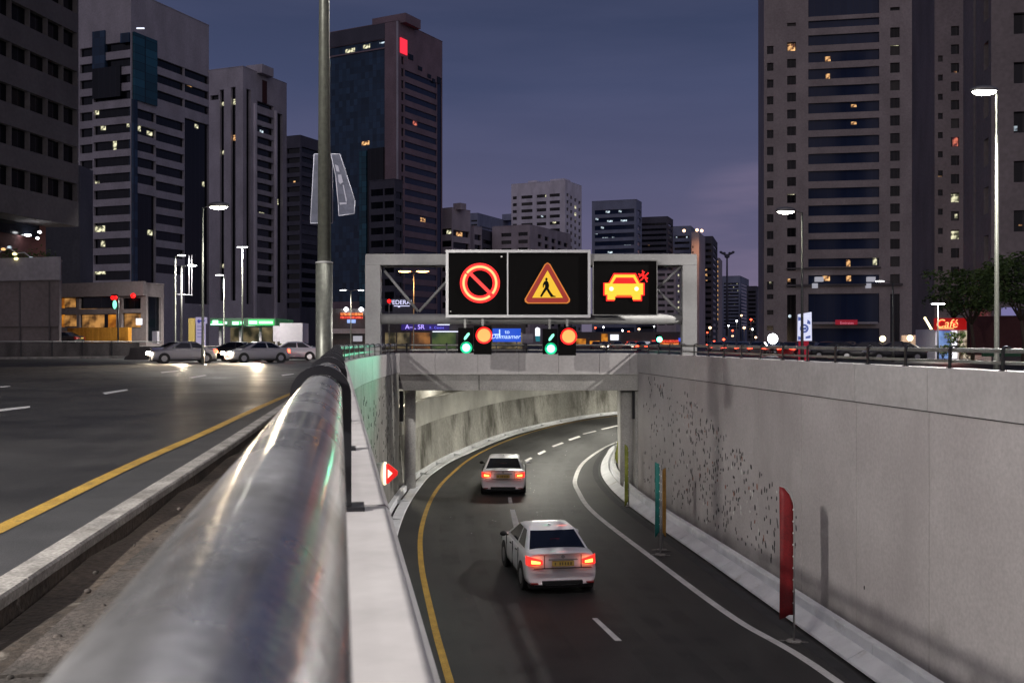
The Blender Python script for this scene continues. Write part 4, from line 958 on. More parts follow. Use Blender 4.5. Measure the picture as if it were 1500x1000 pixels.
def building(name, label, cx, D, vp, side, xf, xs, ytop, mat, front, sidew, glass='glass_dark', z0=GZ, lit=(), depth=.3, group=None, xdepth=None, parapet=True, plant=()):
    Cn = Vector((X(cx, D), D)); us = Vector(((vp-750)/F, 1)).normalized(); uf = Vector((us.y, -us.x))
    root = thing(name, label, 'building', (Cn.x, Cn.y, z0), group); zt = zp(ytop, D); m = MB()
    if side == 'R':
        # front face ends at the corner, side face runs away from it on the right
        Wf = -upx(Cn, uf, xf); O = Cn-uf*Wf; Ws = upx(Cn, us, xs) if xs else (xdepth or 20)
        FO, FU, SO, SU = O, uf, Cn, us
        back = [O, O+us*Ws, Cn+us*Ws]
    else:
        Wf = upx(Cn, uf, xf); Ws = upx(Cn, us, xs) if xs else (xdepth or 20)
        FO, FU, SO, SU = Cn, uf, Cn+us*Ws, -us
        back = [Cn+uf*Wf, Cn+uf*Wf+us*Ws, Cn+us*Ws]
    if side == 'R': face(root, m, FO, FU, Wf, z0, zt, D, front, M[glass], depth); face(root, m, SO, SU, Ws, z0, zt, D, sidew, M[glass], depth)
    else: face(root, m, FO, FU, Wf, z0, zt, D, front, M[glass], depth); face(root, m, SO, SU, Ws, z0, zt, D, sidew, M[glass], depth)
    for i in range(2):
        p, q = back[i], back[i+1]; m.add([(p.x, p.y, z0), (q.x, q.y, z0), (q.x, q.y, zt), (p.x, p.y, zt)], [(0, 1, 2, 3)])
    c4 = [Cn, back[0], back[1], back[2]]; m.add([(p.x, p.y, zt-.5) for p in c4], [(0, 1, 2, 3)])
    m.build('wall', M[mat], root)
    if parapet:
        q = MB()
        for i in range(4):
            a, b = c4[i], c4[(i+1) % 4]; q.tube([(a.x, a.y, zt), (b.x, b.y, zt)], .12, 6, smooth=False)
        q.build('parapet_cap', M[mat], root)
    for (x0, x1, y0, y1, mt, fc) in lit:
        OO, UU = (FO, FU) if fc == 'f' else (SO, SU); a, b = upx(OO, UU, x0), upx(OO, UU, x1)
        if b < a: a, b = b, a
        n = Vector((UU.y, -UU.x)); put(pane(b-a, zp(y0, D)-zp(y1, D), M[mt], 'lit_window'), 'lit_window', root, OO+UU*a-n*(depth-.06), UU, zp(y1, D))
    for (fx, fy, w_, d_, h_) in plant:
        p = Cn+(-uf if side == 'R' else uf)*Wf*fx+us*Ws*fy; q = MB(); q.obox(p, uf, us, w_, d_, zt-.5, zt+h_); q.build('roof_plant', M[mat], root)
    return root, FO, FU, SO, SU

random.seed(11)
# left near block (side face only seen), its recessed red base and the roof garden podium
bays = [(-9, 14), (17, 41), (44, 67), (70, 90), (93, 113)]
rA, *_ = building('office_block', 'dark heavy office block filling the left edge, rows of black windows sloping away', 115, 100, 1000, 'R', -420, 118, -420, 'w_dark',
    [], [], xdepth=1)
Cn = Vector((X(115, 100), 100)); us = Vector((.167, 1)).normalized(); O = Cn-us*62; m = MB()
face(rA, m, O, us, 62, zp(332, 100), zp(-420, 100), 100, [(x0, x1+(2.4 if x1 < 100 else 0), [(-60, -28), (-3, 22), (50, 75), (106, 128)]+[(162, 187), (216, 242), (270, 296)]) for x0, x1 in bays], M['glass_dark'], .5)
Ob = Cn+Vector((-30, 5)); m.add([(O.x, O.y, zp(332, 100)), (Cn.x, Cn.y, zp(332, 100)), (Cn.x-30, Cn.y+5, zp(332, 100)), (O.x-30, O.y+5, zp(332, 100))], [(0, 1, 2, 3)])
m.build('street_wall', M['w_dark'], rA)
for c in list(rA.children):
    if c.name.split('.')[0] in ('wall', 'parapet_cap'): bpy.data.objects.remove(c)
q = MB(); q.obox(Cn, -us, Vector((-us.y, us.x)), 62, .05, zp(332, 100), zp(-420, 100), 0)
q = MB(); p = Cn-Vector((.02, 0)); q.add([(p.x, p.y, zp(332, 100)), (p.x-40, p.y+7, zp(332, 100)), (p.x-40, p.y+7, zp(-420, 100)), (p.x, p.y, zp(-420, 100))], [(0, 1, 2, 3)]); q.build('end_wall', M['w_dark'], rA)
q = MB(); q.obox(Cn+Vector((-3.2, 0)), -us, Vector((-us.y, us.x)), 70, 20, GZ, zp(331, 100)-.01); q.build('recessed_base', M['w_red'], rA)
q = MB(); q.obox(Cn+Vector((-2.9, -2)), -us, Vector((-us.y, us.x)), 60, .25, zp(352, 100), zp(334, 100)); q.build('window', M['glass_dark'], rA)
for x, y in ((29.5, 343), (40.5, 344.5), (58, 340), (55, 349)):
    p = P(x, y, 96); q = MB(); q.ell(p, (.35 if x < 45 else .12, .3, .10), 10, 6); q.build('canopy_lamp', M['lamp_cool'], rA)
q = MB(); q.box(X(60, 128), X(117, 128), 128, 132, GZ, CZ+22); q.build('base_wall', M['w_slate'], rA)
pod, *_ = building('podium', 'low grey podium with a roof terrace at the left edge, behind the street barrier', 87, 88, 1200, 'R', -260, 90, 382, 'w_beige2', [(-100, 85, [(478, 498)])], [], xdepth=10, parapet=True)
q = MB(); uf_ = Vector((1, -.29)).normalized(); Cn = Vector((X(87, 88), 88))
q.obox(Cn-uf_*40, uf_, Vector((0, 1)), 40.15, .2, zp(410, 88), zp(383, 88)+.4); 
for o_ in [q.build('terrace_parapet', M['w_grey'], pod)]: o_.location.y -= .22
for k in range(5):
    q = MB(); p = Cn-uf_*(1+k*3.1); q.box(p.x-.06, p.x+.06, p.y-.08, p.y-.002, GZ, zp(412, 88)); q.build('panel_joint', M['w_dark'], pod)
for x, y, mt in ((5, 365, 'lit_warm'), (14, 362, 'lit_cool'), (21.5, 372, 'led_pale'), (24, 379, 'led_pale'), (46, 378, 'lit_cool'), (77, 386, 'lit_cool')):
    p = P(x, y, 89); q = MB(); q.ell(p, (.22, .2, .12), 8, 5); q.build('terrace_lamp', M[mt], pod)
q = MB(); pts = [P(x, y, 89) for x, y in ((-4, 372), (4, 366), (14, 363), (24, 371), (36, 370), (46, 378), (60, 383), (78, 384))]
q.tube(pts, .05, 6); q.build('terrace_awning', M['frame_lit'], pod)

# orange lit low building
low, FO, FU, SO, SU = building('shop_building', 'low brown building with glowing orange street front, between the podium and the banner frame', 214, 110, 1400, 'R', 74, 240, 415, 'w_beige2',
    [(88, 112, [(433, 449), (459, 478)]), (116, 170, [(433, 451), (459, 480)]), (178, 206, [(436, 452), (458, 480)])], [(217, 236, [(434, 500)])], lit=[(86, 92, 434, 480, 'lit_orange', 'f'), (88, 172, 450.5, 459, 'lit_orange2', 'f'), (90, 111, 460, 477, 'lit_orange2', 'f'), (118, 150, 460, 479, 'lit_orange2', 'f'), (156, 169, 460, 479, 'lit_orange', 'f'), (180, 205, 459, 479, 'lit_orange2', 'f'), (90, 108, 434, 448, 'lit_orange2', 'f')])
q = MB(); q.obox(FO+FU*upx(FO, FU, 118)-Vector((0, 3.4)), FU, Vector((0, 1)), upx(FO, FU, 205)-upx(FO, FU, 118), 1.0, GZ, zp(480, 110)); q.build('orange_front', M['orange_wall'], low)
q = MB(); q.obox(FO-Vector((0, .8)), FU, Vector((0, 1)), upx(FO, FU, 214), .75, zp(433, 110), zp(415, 110)+.2); q.build('fascia', M['w_beige2'], low)
for x, y in ((81, 430), (195, 433)):
    p = P(x, y, 108); q = MB(); q.ell(p, (.28, .2, .28), 8, 6); q.build('red_lamp', M['sig_rim'], low)
q = MB(); q.tube([P(167, 437, 104), P(170, 450, 104)], .3, 8); q.build('green_red_sign_lamp', M['sig_green_dim'], low)
p = P(204, 471, 104); q = MB(); q.box(p.x-.3, p.x+.3, 103.9, 104, p.z-.32, p.z+.32); q.build('white_lightbox', M['white_box'], low)
for k in range(2):
    q = MB(); p = P(82+k*4, 480, 109); q.tube([(p.x, 108.4, GZ), (p.x, 108.4, zp(434, 110))], .25, 10); q.build('pillar', M['orange_wall'], low)

for x in (135, 165, 195):
    spot('wall_washer', (X(x, 106), 105.2, GZ+.3), (X(x, 106), 107.5, GZ+3), 650, (1, .5, .08), low, 120, .8, .2)
# dark glass tower with pale bands
T2f = [(117, 135.5, rr(62, 13, 24, 16)), (137, 191, rr(60, 12.5, 24, 4)+rr(156, 13.5, 24, 13))]
T2s = [(193, 228, rr(156, 14, 24, 5)+[(281, 440)]), (228.5, 270, rr(70, 13, 24.5, 3)+rr(157, 14, 25, 10)), (270.5, 306.5, [(70, 83), (94.5, 107.5), (119, 132), (148, 440)])]
lit = [(135, 142, 154, 162, 'lit_white', 'f'), (145, 152, 178, 186, 'lit_white', 'f'), (183, 191, 176, 185, 'lit_white', 'f'), (200, 204, 176, 186, 'lit_cool', 's'), (218, 226, 184, 190, 'lit_white', 's'), (163, 168, 195, 222, 'lit_white', 'f'),
       (135, 143, 261, 270, 'lit_white', 'f'), (136, 151, 328, 337, 'lit_white', 'f'), (145, 151, 350, 359, 'lit_white', 'f'), (136, 152, 391, 400, 'lit_white', 'f'), (197, 204, 329, 338, 'lit_cool', 's'), (219, 226, 332, 340, 'lit_white', 's'),
       (197, 203, 356, 364, 'lit_white', 's'), (277, 284, 88, 95, 'lit_warm', 's'), (288, 293, 152, 158, 'lit_white', 's'), (299, 302, 241, 249, 'lit_white', 's'), (205, 209, 180, 188, 'lit_white', 's')]
t2, FO, FU, SO, SU = building('office_tower', 'tall dark glass tower with pale rounded floor bands, second from the left', 192, 220, 1330, 'R', 100, 306, -14, 'w_grey', T2f, T2s, 'glass_dark', lit=lit, depth=.6)
n = Vector((SU.y, -SU.x)); 
for x0, x1, y0, y1, mt in ((194, 228, 46, 145, 'glass_teal'), (192.5, 199, 145, 440, 'glass_blue')):
    a, b = upx(SO, SU, x0), upx(SO, SU, x1); q = MB(); q.obox(SO+n*.5, SU, -n, b-a, 1.0, zp(y1, 220), zp(y0, 220), a); q.build('glass_bay', M[mt], t2)
n = Vector((FU.y, -FU.x))
for x0, x1, y0, y1, mt in ((137, 155, 40, 95, 'glass_blue'), (137, 178, 95, 140, 'glass_dark'), (178, 191, 48, 62, 'glass_blue')):
    a, b = upx(FO, FU, x0), upx(FO, FU, x1); q = MB(); q.obox(FO+n*.4, FU, -n, b-a, .9, zp(y1, 220), zp(y0, 220), a); q.build('glass_bay', M[mt], t2)
q = MB(); p = P(206, 42, 214); q.box(p.x-.8, p.x+.8, 213.8, 214, p.z-.12, p.z+.12); q.build('roof_lamp', M['lit_cool2'], t2)

# slotted pale tower
t3, FO, FU, SO, SU = building('office_tower', 'pale tower with narrow vertical window slots and stacked short windows, behind the left street lamp', 356, 310, 1363, 'R', 303, 420, 97, 'w_light',
    [(308, 320, [(135, 142)]), (322, 328, [(128, 440)]), (338, 345, [(126, 440)])], [(361, 367.5, [(128, 445)]), (377, 401, [(140, 147)]+rr(158, 10.5, 17.3, 16)), (406, 414, [(148, 440)])],
    lit=[(322.5, 327.5, 145, 151, 'lit_white', 'f'), (339, 344.5, 143, 151, 'lit_white', 'f'), (323, 327, 217, 223, 'lit_white', 'f'), (339, 343, 196, 204, 'lit_warm', 'f'), (384, 389, 181, 185, 'lit_cool', 's'), (383, 390, 305, 309, 'lit_white', 's'), (323, 326, 385, 391, 'lit_white', 'f'), (408, 411, 280, 288, 'lit_white', 's')], depth=.9, plant=[(.3, .3, 6, 6, 2.2)])
n = Vector((SU.y, -SU.x)); a, b = upx(SO, SU, 384), upx(SO, SU, 391); q = MB(); q.obox(SO+n*.06, SU, -n, b-a, .3, zp(140, 310), zp(106, 310), a); q.build('red_stripe', M['w_red'], t3)
for k in range(8):
    a, b = upx(SO, SU, 372), upx(SO, SU, 374.5)
q = MB(); q.obox(SO+n*.5, SU, -n, b-a, .6, GZ, zp(146, 310), upx(SO, SU, 371.5)); q.obox(SO+n*.5, SU, -n, b-a, .6, GZ, zp(146, 310), upx(SO, SU, 402)); q.build('pilaster', M['w_white'], t3)
# dark banded tower behind
building('office_tower', 'dark banded tower between the slotted pale tower and the lamp mast', 440, 420, 1400, 'R', 419, 476, 198, 'w_slate', [(420, 439, rr(216, 8, 14.2, 17))], [(442, 476, rr(214, 8, 14.2, 17))], lit=[(428, 431, 264, 272, 'lit_warm', 'f')], depth=.8)

# glass tower with red logo
lit = [(505, 519, 59, 65, 'lit_white', 'f'), (531, 541, 57, 63, 'lit_white', 'f'), (555, 563, 57.5, 59.5, 'lit_cool', 'f'), (545, 551, 271, 283, 'lit_warm', 'f'), (529, 540, 201, 207, 'lit_warm', 'f'), (606, 612, 165, 175, 'lit_red', 's'), (617, 624, 312, 321, 'lit_warm', 's'), (570, 573, 61, 65, 'lit_white', 'f')]
rows = rr(98, 9, 17.6, 22)
t5, FO, FU, SO, SU = building('glass_tower', 'tall blue glass tower with pinkish striped flank and small red logo, left of the gantry', 583, 300, 1560, 'R', 467, 648, 30, 'w_pink',
    [(468.5, 563.5, [(54, 66), (68, 440)], 'glass_blue')], [(588, 591.5, rr(80, 12, 17.6, 23), 'glass_dark'), (593, 640, rows, 'glass_band'), (640.5, 647.5, [(88, 470)], 'glass_band')], 'glass_blue', lit=lit, depth=.35, plant=[(.34, .04, 12, 8, 2.2)])
n = Vector((FU.y, -FU.x)); 
a, b = upx(FO, FU, 468.2), upx(FO, FU, 563.8); q = MB(); q.obox(FO+n*.15, FU, -n, b-a, .5, zp(53.5, 300), zp(31, 300), a); q.build('dark_crown', M['w_slate'], t5)
for x0, x1, y0, mt in ((528, 538, 216, 'glass_teal'), (540, 563.5, 214, 'glass_dark')):
    a, b = upx(FO, FU, x0), upx(FO, FU, x1); q = MB(); q.obox(FO+n*.6, FU, -n, b-a, 1., GZ, zp(y0, 300), a); q.build('glass_bay', M[mt], t5)
n = Vector((SU.y, -SU.x))
a, b = upx(SO, SU, 585.8), upx(SO, SU, 595.5); q = MB(); q.obox(SO+n*.3, SU, -n, b-a, .5, zp(76, 300), zp(54, 300), a); q.build('logo', M['logo_red'], t5)
q = MB(); q.obox(SO+n*.05, SU, -n, .35, .5, GZ, zp(31, 300), -.2); q.build('corner_fin', M['w_light'], t5)
for x0, x1, y0, y1 in ((598, 605, 68, 76), (612, 618, 80, 86), (626, 631, 86, 92), (633, 637, 90, 96), (640, 644.5, 84, 94)):
    a, b = upx(SO, SU, x0), upx(SO, SU, x1); q = MB(); q.obox(SO+n*.15, SU, -n, b-a, .3, zp(y1+4, 300)-0, zp(y0+4, 300), a); q.build('crown_window', M['glass_dark'], t5)
# lower dark block in front of its flank
building('office_block', 'dark narrow block standing against the foot of the blue glass tower', 578, 270, 1560, 'R', 541, 590, 262, 'w_slate', [(543, 561, rr(275, 10, 19, 11)), (563, 577, rr(275, 10, 19, 11))], [(580, 589, rr(280, 10, 19, 11))], 'glass_dark', depth=.3, lit=[(566, 571, 264, 269, 'lit_cool', 'f')])

# mid-town cluster behind the gantry
building('apartment_block', 'pinkish block with brown balcony bands just right of the glass tower', 662, 330, 1800, 'R', 644, 689, 304, 'w_mid', [(645, 661, rr(334, 9, 18, 8), 'glass_small')], [(664, 688, rr(336, 9, 18, 8), 'glass_small')], lit=[(652, 660, 336, 342, 'lit_white', 'f'), (671, 680, 338, 344, 'lit_warm', 's')], depth=.8, plant=[(.2, .2, 3, 3, 1.6)])
building('apartment_block', 'small stepped block right of the pinkish balcony block', 694, 345, 1800, 'R', 687, 706, 331, 'w_mid', [], [(695, 705, rr(343, 8, 15, 9), 'glass_small')], depth=.7)
building('office_block', 'distant blue grey slab behind the white windowed tower', 700, 700, 1400, 'R', 686, 770, 312, 'w_blue', [(690, 699, rr(322, 2.5, 6, 20))], [(703, 745, rr(330, 2.5, 6, 20))], depth=.4, plant=[(.1, .5, 16, 10, 4)])
building('office_block', 'dark violet block between the stepped block and the pale lower block', 706, 430, 1300, 'R', 700, 728, 336, 'w_slate', [], [(708, 724, rr(350, 6, 12, 10))], depth=.4)
wr_ = rr(282.5, 4.6, 10.3, 20)
building('apartment_tower', 'white tower with a grid of dark windows, highest above the middle of the gantry', 828, 525, 1500, 'R', 749, 852, 264, 'w_white',
    [(751, 757, wr_, 'glass_small'), (763.5, 780, wr_, 'glass_small'), (786, 800, wr_, 'glass_small'), (805, 820, wr_, 'glass_small')],
    [(830, 833, rr(282, 5, 10.6, 20), 'glass_small'), (835.5, 838.5, rr(284, 5, 10.6, 20), 'glass_small'), (841.5, 844.5, rr(286, 5, 10.6, 20), 'glass_small'), (847.5, 850.5, rr(288, 5, 10.6, 20), 'glass_small')],
    lit=[(798, 802, 283, 287, 'lit_white', 'f'), (809, 814, 321, 326, 'lit_white', 'f'), (839, 846, 296, 318, 'lit_white', 's'), (792, 795, 313, 316, 'lit_cool', 'f')], depth=.5, plant=[(.4, .4, 8, 8, 2.5), (.75, .2, 5, 5, 1.8)])
building('apartment_block', 'lower mauve block with square windows in front of the white tower', 776, 430, 1500, 'R', 721, 836, 329, 'w_mid',
    [(734, 749, rr(339.5, 5.5, 11.2, 13), 'glass_small'), (759, 773, rr(339.5, 5.5, 11.2, 13), 'glass_small')], [(x, x+5.5, rr(340+(x-788)*.12, 6.5, 11.6, 12), 'glass_small') for x in (788, 798, 808, 817, 826)], depth=.5)
lit = [(868+random.uniform(5, 60), 0, y, 0, 'lit_cool', 'f') for y in ()]
L6 = []
for x0, x1, y in ((887, 893, 307), (872, 876, 317), (889, 897, 321), (909, 918, 321), (871, 875, 338), (882, 890, 346), (896, 900, 346), (900, 907, 359), (914, 924, 358), (890, 897, 367), (880, 884, 330), (906, 910, 307)):
    L6.append((x0, x1, y, y+2.8, 'lit_cool', 'f'))
building('office_tower', 'blue grey office tower with scattered white lit windows, right of the white tower', 932, 420, 1300, 'R', 867, 940, 292, 'w_blue', [(871, 929, rr(305.5, 6.5, 11.6, 16), 'glass_band')], [(934, 939, rr(306, 6.5, 11.6, 16), 'glass_band')], lit=L6, depth=.35)
building('office_tower', 'dark slate tower right of the blue grey office tower', 978, 470, 1250, 'R', 937, 986, 317, 'w_slate', [(940, 976, rr(326, 3.5, 8, 20))], [(979, 985, rr(326, 3.5, 8, 20))], depth=.3, lit=[(949, 951, 356, 358.5, 'lit_warm', 'f'), (954, 956, 362, 364.5, 'lit_warm', 'f'), (942, 944, 370, 373, 'lit_warm', 'f'), (958, 960, 354, 356, 'lit_warm', 'f')])
building('apartment_tower', 'grey tower with roof lamps above the right end of the gantry', 1012, 500, 1200, 'R', 985, 1031, 331, 'w_blue', [(988, 1010, rr(345, 3.5, 8.6, 18), 'glass_small')], [], depth=.3, lit=[(990, 992, 346, 348, 'lit_cool', 'f'), (1005, 1007, 346, 349, 'lit_cool', 'f'), (993, 994.5, 368, 370, 'lit_cool', 'f'), (996, 998, 378, 381, 'lit_cool', 'f')])
tb, FO, FU, SO, SU = building('apartment_tower', 'tower with a warm orange glowing corner below two roof lamps', 1024, 480, 1200, 'R', 1013, 1033, 340, 'w_mid', [(1014, 1016, rr(360, 3, 8, 17), 'glass_small')], [], depth=.3)
for x, y in ((1002, 338), (1021, 337), (1028, 338)):
    p = P(x, y, 470); q = MB(); q.ell(p, (.7, .7, .7), 8, 6); q.build('roof_lamp', M['lamp_warm2'], tb)
spot('roof_glow', P(1024, 340, 470)-Vector((0, 2, 0)), P(1024, 390, 476), 9000, (1, .45, .2), tb, 120, 1, .5)
building('apartment_tower', 'slim dark tower with a lit strip of windows at its left edge', 1044, 520, 1150, 'R', 1031, 1051, 346, 'w_slate', [(1033, 1042, rr(356, 4, 9, 17))], [(1045, 1050, rr(356, 4, 9, 17))], depth=.3, lit=[(1033, 1036, 380+k*7, 383+k*7, 'lit_warm', 'f') for k in range(5)])
building('apartment_tower', 'thin orange speckled tower right behind the gantry leg', 1054, 560, 1150, 'R', 1044, 1058, 378, 'w_mid', [(1046, 1048, rr(382, 3, 7, 15)), (1050, 1052, rr(382, 3, 7, 15))], [], depth=.3, lit=[(1050, 1052, 382+k*7, 385+k*7, 'lit_warm', 'f') for k in range(13)])
building('apartment_tower', 'wide pale lit grid tower seen through the right bay of the gantry', 990, 400, 1300, 'R', 962, 1018, 396, 'w_mid', [(964, 974, rr(400, 4, 9, 9)), (977, 987, rr(400, 4, 9, 9))], [(993, 996, rr(400, 4, 8, 9)), (1000, 1003, rr(400, 4, 8, 9))], depth=.3, lit=[(993, 996, 400+k*8, 403+k*8, 'lit_white', 's') for k in (0, 2, 3, 5, 6)])
building('apartment_block', 'distant blue block below the crane shaped mast', 1084, 650, 1300, 'R', 1058, 1097, 404, 'w_blue', [(1060, 1082, rr(414, 2.2, 5, 14), 'glass_small')], [(1086, 1095, rr(414, 2.2, 5, 14), 'glass_small')], depth=.3, lit=[(1061+random.random()*20, 1062.2+random.random()*0, 0, 0, 'lit_white', 'f')][:0]+[(x, x+1.1, y, y+1.5, 'lit_white', 'f') for x, y in ((1063, 416), (1066, 421), (1070, 416), (1074, 420), (1079, 415), (1068, 431), (1072, 426), (1077, 436), (1064, 441), (1080, 425), (1075, 446))])
building('apartment_block', 'farthest dusky block at the left foot of the big beige tower', 1108, 600, 1300, 'R', 1094, 1124, 419, 'w_slate', [(1096, 1107, rr(426, 3, 6, 12))], [(1110, 1118, rr(426, 3, 6, 12))], depth=.3, lit=[(x, x+1.2, y, y+1.6, 'lit_warm', 'f') for x, y in ((1100, 460), (1103, 470), (1098, 481))])
mk = thing('floodlight_mast', 'far mast with a dark cluster of lamps on top against the pink dusk sky', 'mast', tuple(P(1065, 492, 600))); p = P(1065, 372, 600)
q = MB(); q.tube([P(1065, 492, 600), p], [.9, .45], 8); q.build('pole', M['w_slate'], mk)
q = MB(); q.tube([(p.x-4, 600, p.z+1.2), (p.x, 600, p.z-1), (p.x+4, 600, p.z+1.2)], .7, 8)
for dx in (-3.6, -1.6, 1.6, 3.6): q.ell((p.x+dx, 600, p.z+abs(dx)*.3), (.9, .8, .7), 8, 6)
q.ell((p.x, 600, p.z-1.4), (1.6, 1, 1.2), 8, 6); q.build('lamp_cluster', M['w_slate'], mk)

# ---- right side
band = rr(59, 17, 24.6, 12); sm = [(y+9, y+21) for y, _ in rr(59, 12, 24.6, 15)]
c2 = [(y+9, y+22) for y, _ in rr(55, 13, 24.6, 15)]; c3 = [(y, y+14.5) for y, _ in rr(51, 14, 25.2, 15)]
lit = [(1154, 1165, 66, 77, 'lit_warm', 'f'), (1209, 1217, 87, 94, 'lit_warm', 'f'), (1210, 1216, 112, 120, 'lit_warm', 'f'), (1247, 1255, 158, 162, 'lit_warm', 'f'), (1247, 1255, 183, 187, 'lit_warm', 'f'), (1305, 1317, 75, 76.5, 'lit_white', 'f'),
       (1154, 1164, 283, 286, 'lit_white', 'f'), (1240, 1246, 382, 392, 'lit_warm', 'f'), (1279, 1285, 380, 390, 'lit_white', 'f'), (1154, 1158, 408, 413, 'lit_warm', 'f'), (1205, 1216, 405, 412, 'lit_warm', 'f'), (1240, 1247, 405, 413, 'lit_warm', 'f'), (1342, 1349, 407, 410, 'lit_warm', 'f'), (1341, 1342.5, 353, 358, 'lit_white', 'f'), (1127, 1130, 409, 415, 'lit_white', 'f')]
t6, FO, FU, SO, SU = building('apartment_tower', 'huge beige tower with a central column of blue window bands and a dark glazed entrance', 1119, 200, 1040, 'L', 1361, None, -130, 'w_beige',
    [(1123.5, 1133, sm+[(431, 438), (454, 461), (477, 484)], 'glass_small'), (1153, 1166, [(36, 41)]+c2+[(432, 505)], 'glass_small'), (1184, 1288, [(-120, 29), (35, 46)]+[(y, y+15) for y in (56, 80.5, 105, 130, 154.5, 179, 203.5, 228, 253, 278, 303, 328, 352)]+[(380, 392), (404, 417), (431, 473), (481, 505)], 'glass_band'),
     (1304, 1318, [(1, 7), (22, 27)]+c3+[(432, 505)], 'glass_small'), (1341, 1351, rr(124-49, 11, 25, 15)+[(431, 437), (453, 459)], 'glass_small')], [], lit=lit, depth=.45, xdepth=24)
n = Vector((FU.y, -FU.x))
for x0, x1, y0, y1, mt in ((1152, 1322, 417, 420, 'w_dark'), (1152, 1290, 393, 395, 'w_dark'), (1180, 1290, 417.5, 419.5, 'w_dark')):
    a, b = upx(FO, FU, x0), upx(FO, FU, x1); q = MB(); q.obox(FO+n*(.5 if x0 == 1152 else .3), FU, -n, b-a, .55, zp(y1, 200), zp(y0, 200), a); q.build('ledge', M[mt], t6)
a, b = upx(FO, FU, 1189), upx(FO, FU, 1284); q = MB(); q.obox(FO+n*1.6, FU, -n, b-a, 1.7, zp(475, 200), zp(472, 200), a); q.build('entrance_canopy', M['w_grey'], t6)
a, b = upx(FO, FU, 1222), upx(FO, FU, 1254); q = MB(); q.obox(FO+n*1.9, FU, -n, b-a, .2, zp(476, 200), zp(469, 200), a); bd = q.build('sign_board', M['sign_red'], t6)
tp = FO+FU*((a+b)/2)+n*2.0; text('Emirates', .75, M['sign_pink'], t6, (tp.x, tp.y-.25, zp(473.8, 200)), 'sign_lettering')
for x, y, s_, mt in ((1202, 454, .55, 'lit_white'), (1225, 461, .35, 'lit_white'), (1250, 461, .3, 'lit_white'), (1207, 492, .3, 'lamp_warm2'), (1157, 463, .3, 'lit_cool'), (1261, 497, .3, 'blue_lamp')):
    p = P(x, y, 199); q = MB(); q.ell(p, (s_, .2, s_), 8, 6); q.build('hall_lamp', M[mt], t6)
for x, y in ((1200, 409), (1194, 418.5), (1276, 409), (1272, 418.5)):
    p = P(x, y, 196); w_ = 6 if y < 412 else 3.5; q = MB(); q.box(p.x-w_*.12, p.x+w_*.12, 195.6, 196.6, p.z-.45, p.z+.45); q.build('balcony_sign', M['white_box_dim'], t6)
text('All', 1.8, M['banner_edge'], t6, (P(1265, 2, 199).x, 197.5, P(1265, 1, 199).z), 'crown_lettering')
# recessed brown tower and corner tower
lit = [(1396, 1404, 200, 215, 'lit_red', 'f'), (1373, 1380, 258, 262, 'lit_warm', 'f'), (1393, 1405, 285, 300, 'lit_white', 'f'), (1399, 1403, 314, 320, 'lit_white', 'f'), (1391, 1405, 339, 357, 'lit_white', 'f'), (1397, 1403, -2, 6, 'lit_warm', 'f'), (1398, 1402, 105, 118, 'lit_warm', 'f')]
building('apartment_tower', 'dark brown tower with small windows, some lit, right of the narrow strip of sky', 1369, 140, 1040, 'L', 1430, None, -220, 'w_beige2',
    [(1374, 1381, [(y, y+9) for y in range(82, 500, 28)], 'glass_small'), (1393, 1405, [(y, y+14) for y in range(40, 480, 27)], 'glass_small'), (1411, 1420, [(y, y+16) for y in range(30, 480, 74)], 'glass_small')], [], lit=lit, depth=.3, xdepth=16)
building('apartment_block', 'near grey block at the right edge with large dark windows behind the tall lamp', 1452, 76, 1040, 'L', 1740, 1411, -420, 'w_beige2',
    [(1485, 1512, [(y, y+31) for y in range(-123, 470, 72)], 'glass_small'), (1530, 1560, [(y, y+31) for y in range(-123, 470, 72)], 'glass_small')], [(1441, 1448, [(y, y+40) for y in range(-90, 480, 72)]), (1426, 1429, [(-400, 470)])], lit=[(1487, 1492, 185, 192, 'lit_cool', 'f'), (1494, 1499, 329, 331, 'lit_warm', 'f')], depth=.35)

# ------------------------------------------------------------------ street furniture and small things at street level
def box_thing(name, label, cat, x0, x1, y0, y1, D, mat, depth=1.0, group=None):
    root = thing(name, label, cat, (X((x0+x1)/2, D), D, Z(y1, D)), group); q = MB(); q.box(X(x0, D), X(x1, D), D, D+depth, Z(y1, D), Z(y0, D)); q.build('body', M[mat], root); return root
# street barrier on the far left
sb = thing('street_barrier', 'dark weathered panel barrier with a top rail along the far side of the left street', 'barrier', (-60, 79, GZ)); A = Vector((-62, 74)); B = Vector((X(236, 92), 92)); u = (B-A).normalized(); n = Vector((u.y, -u.x)); Lb = (B-A).length; k = 0
while k*2.4 < Lb-2.4:
    q = MB(); q.obox(A, u, -n, 2.34, .12, GZ, GZ+1.35, k*2.4); q.build('panel', M['dark_concrete'], sb)
    q = MB(); q.obox(A+n*.04, u, -n, .12, .2, GZ, GZ+1.5, k*2.4-.06); q.build('post', M['black_iron'], sb); k += 1
q = MB(); q.tube([(A.x, A.y, GZ+1.5), (B.x, B.y, GZ+1.42)], .05, 8); q.build('top_rail', M['steel'], sb)
q = MB(); q.obox(A+n*1.6, u, -n, Lb, 1.5, GZ-.05, GZ+.16); q.build('kerb', M['kerb'], sb)
q = MB(); q.box(-140, -26, 93.5, 106, GZ-.5, GZ+1.0); tag(q.build('pavement', M['dark_concrete']), kind='structure')
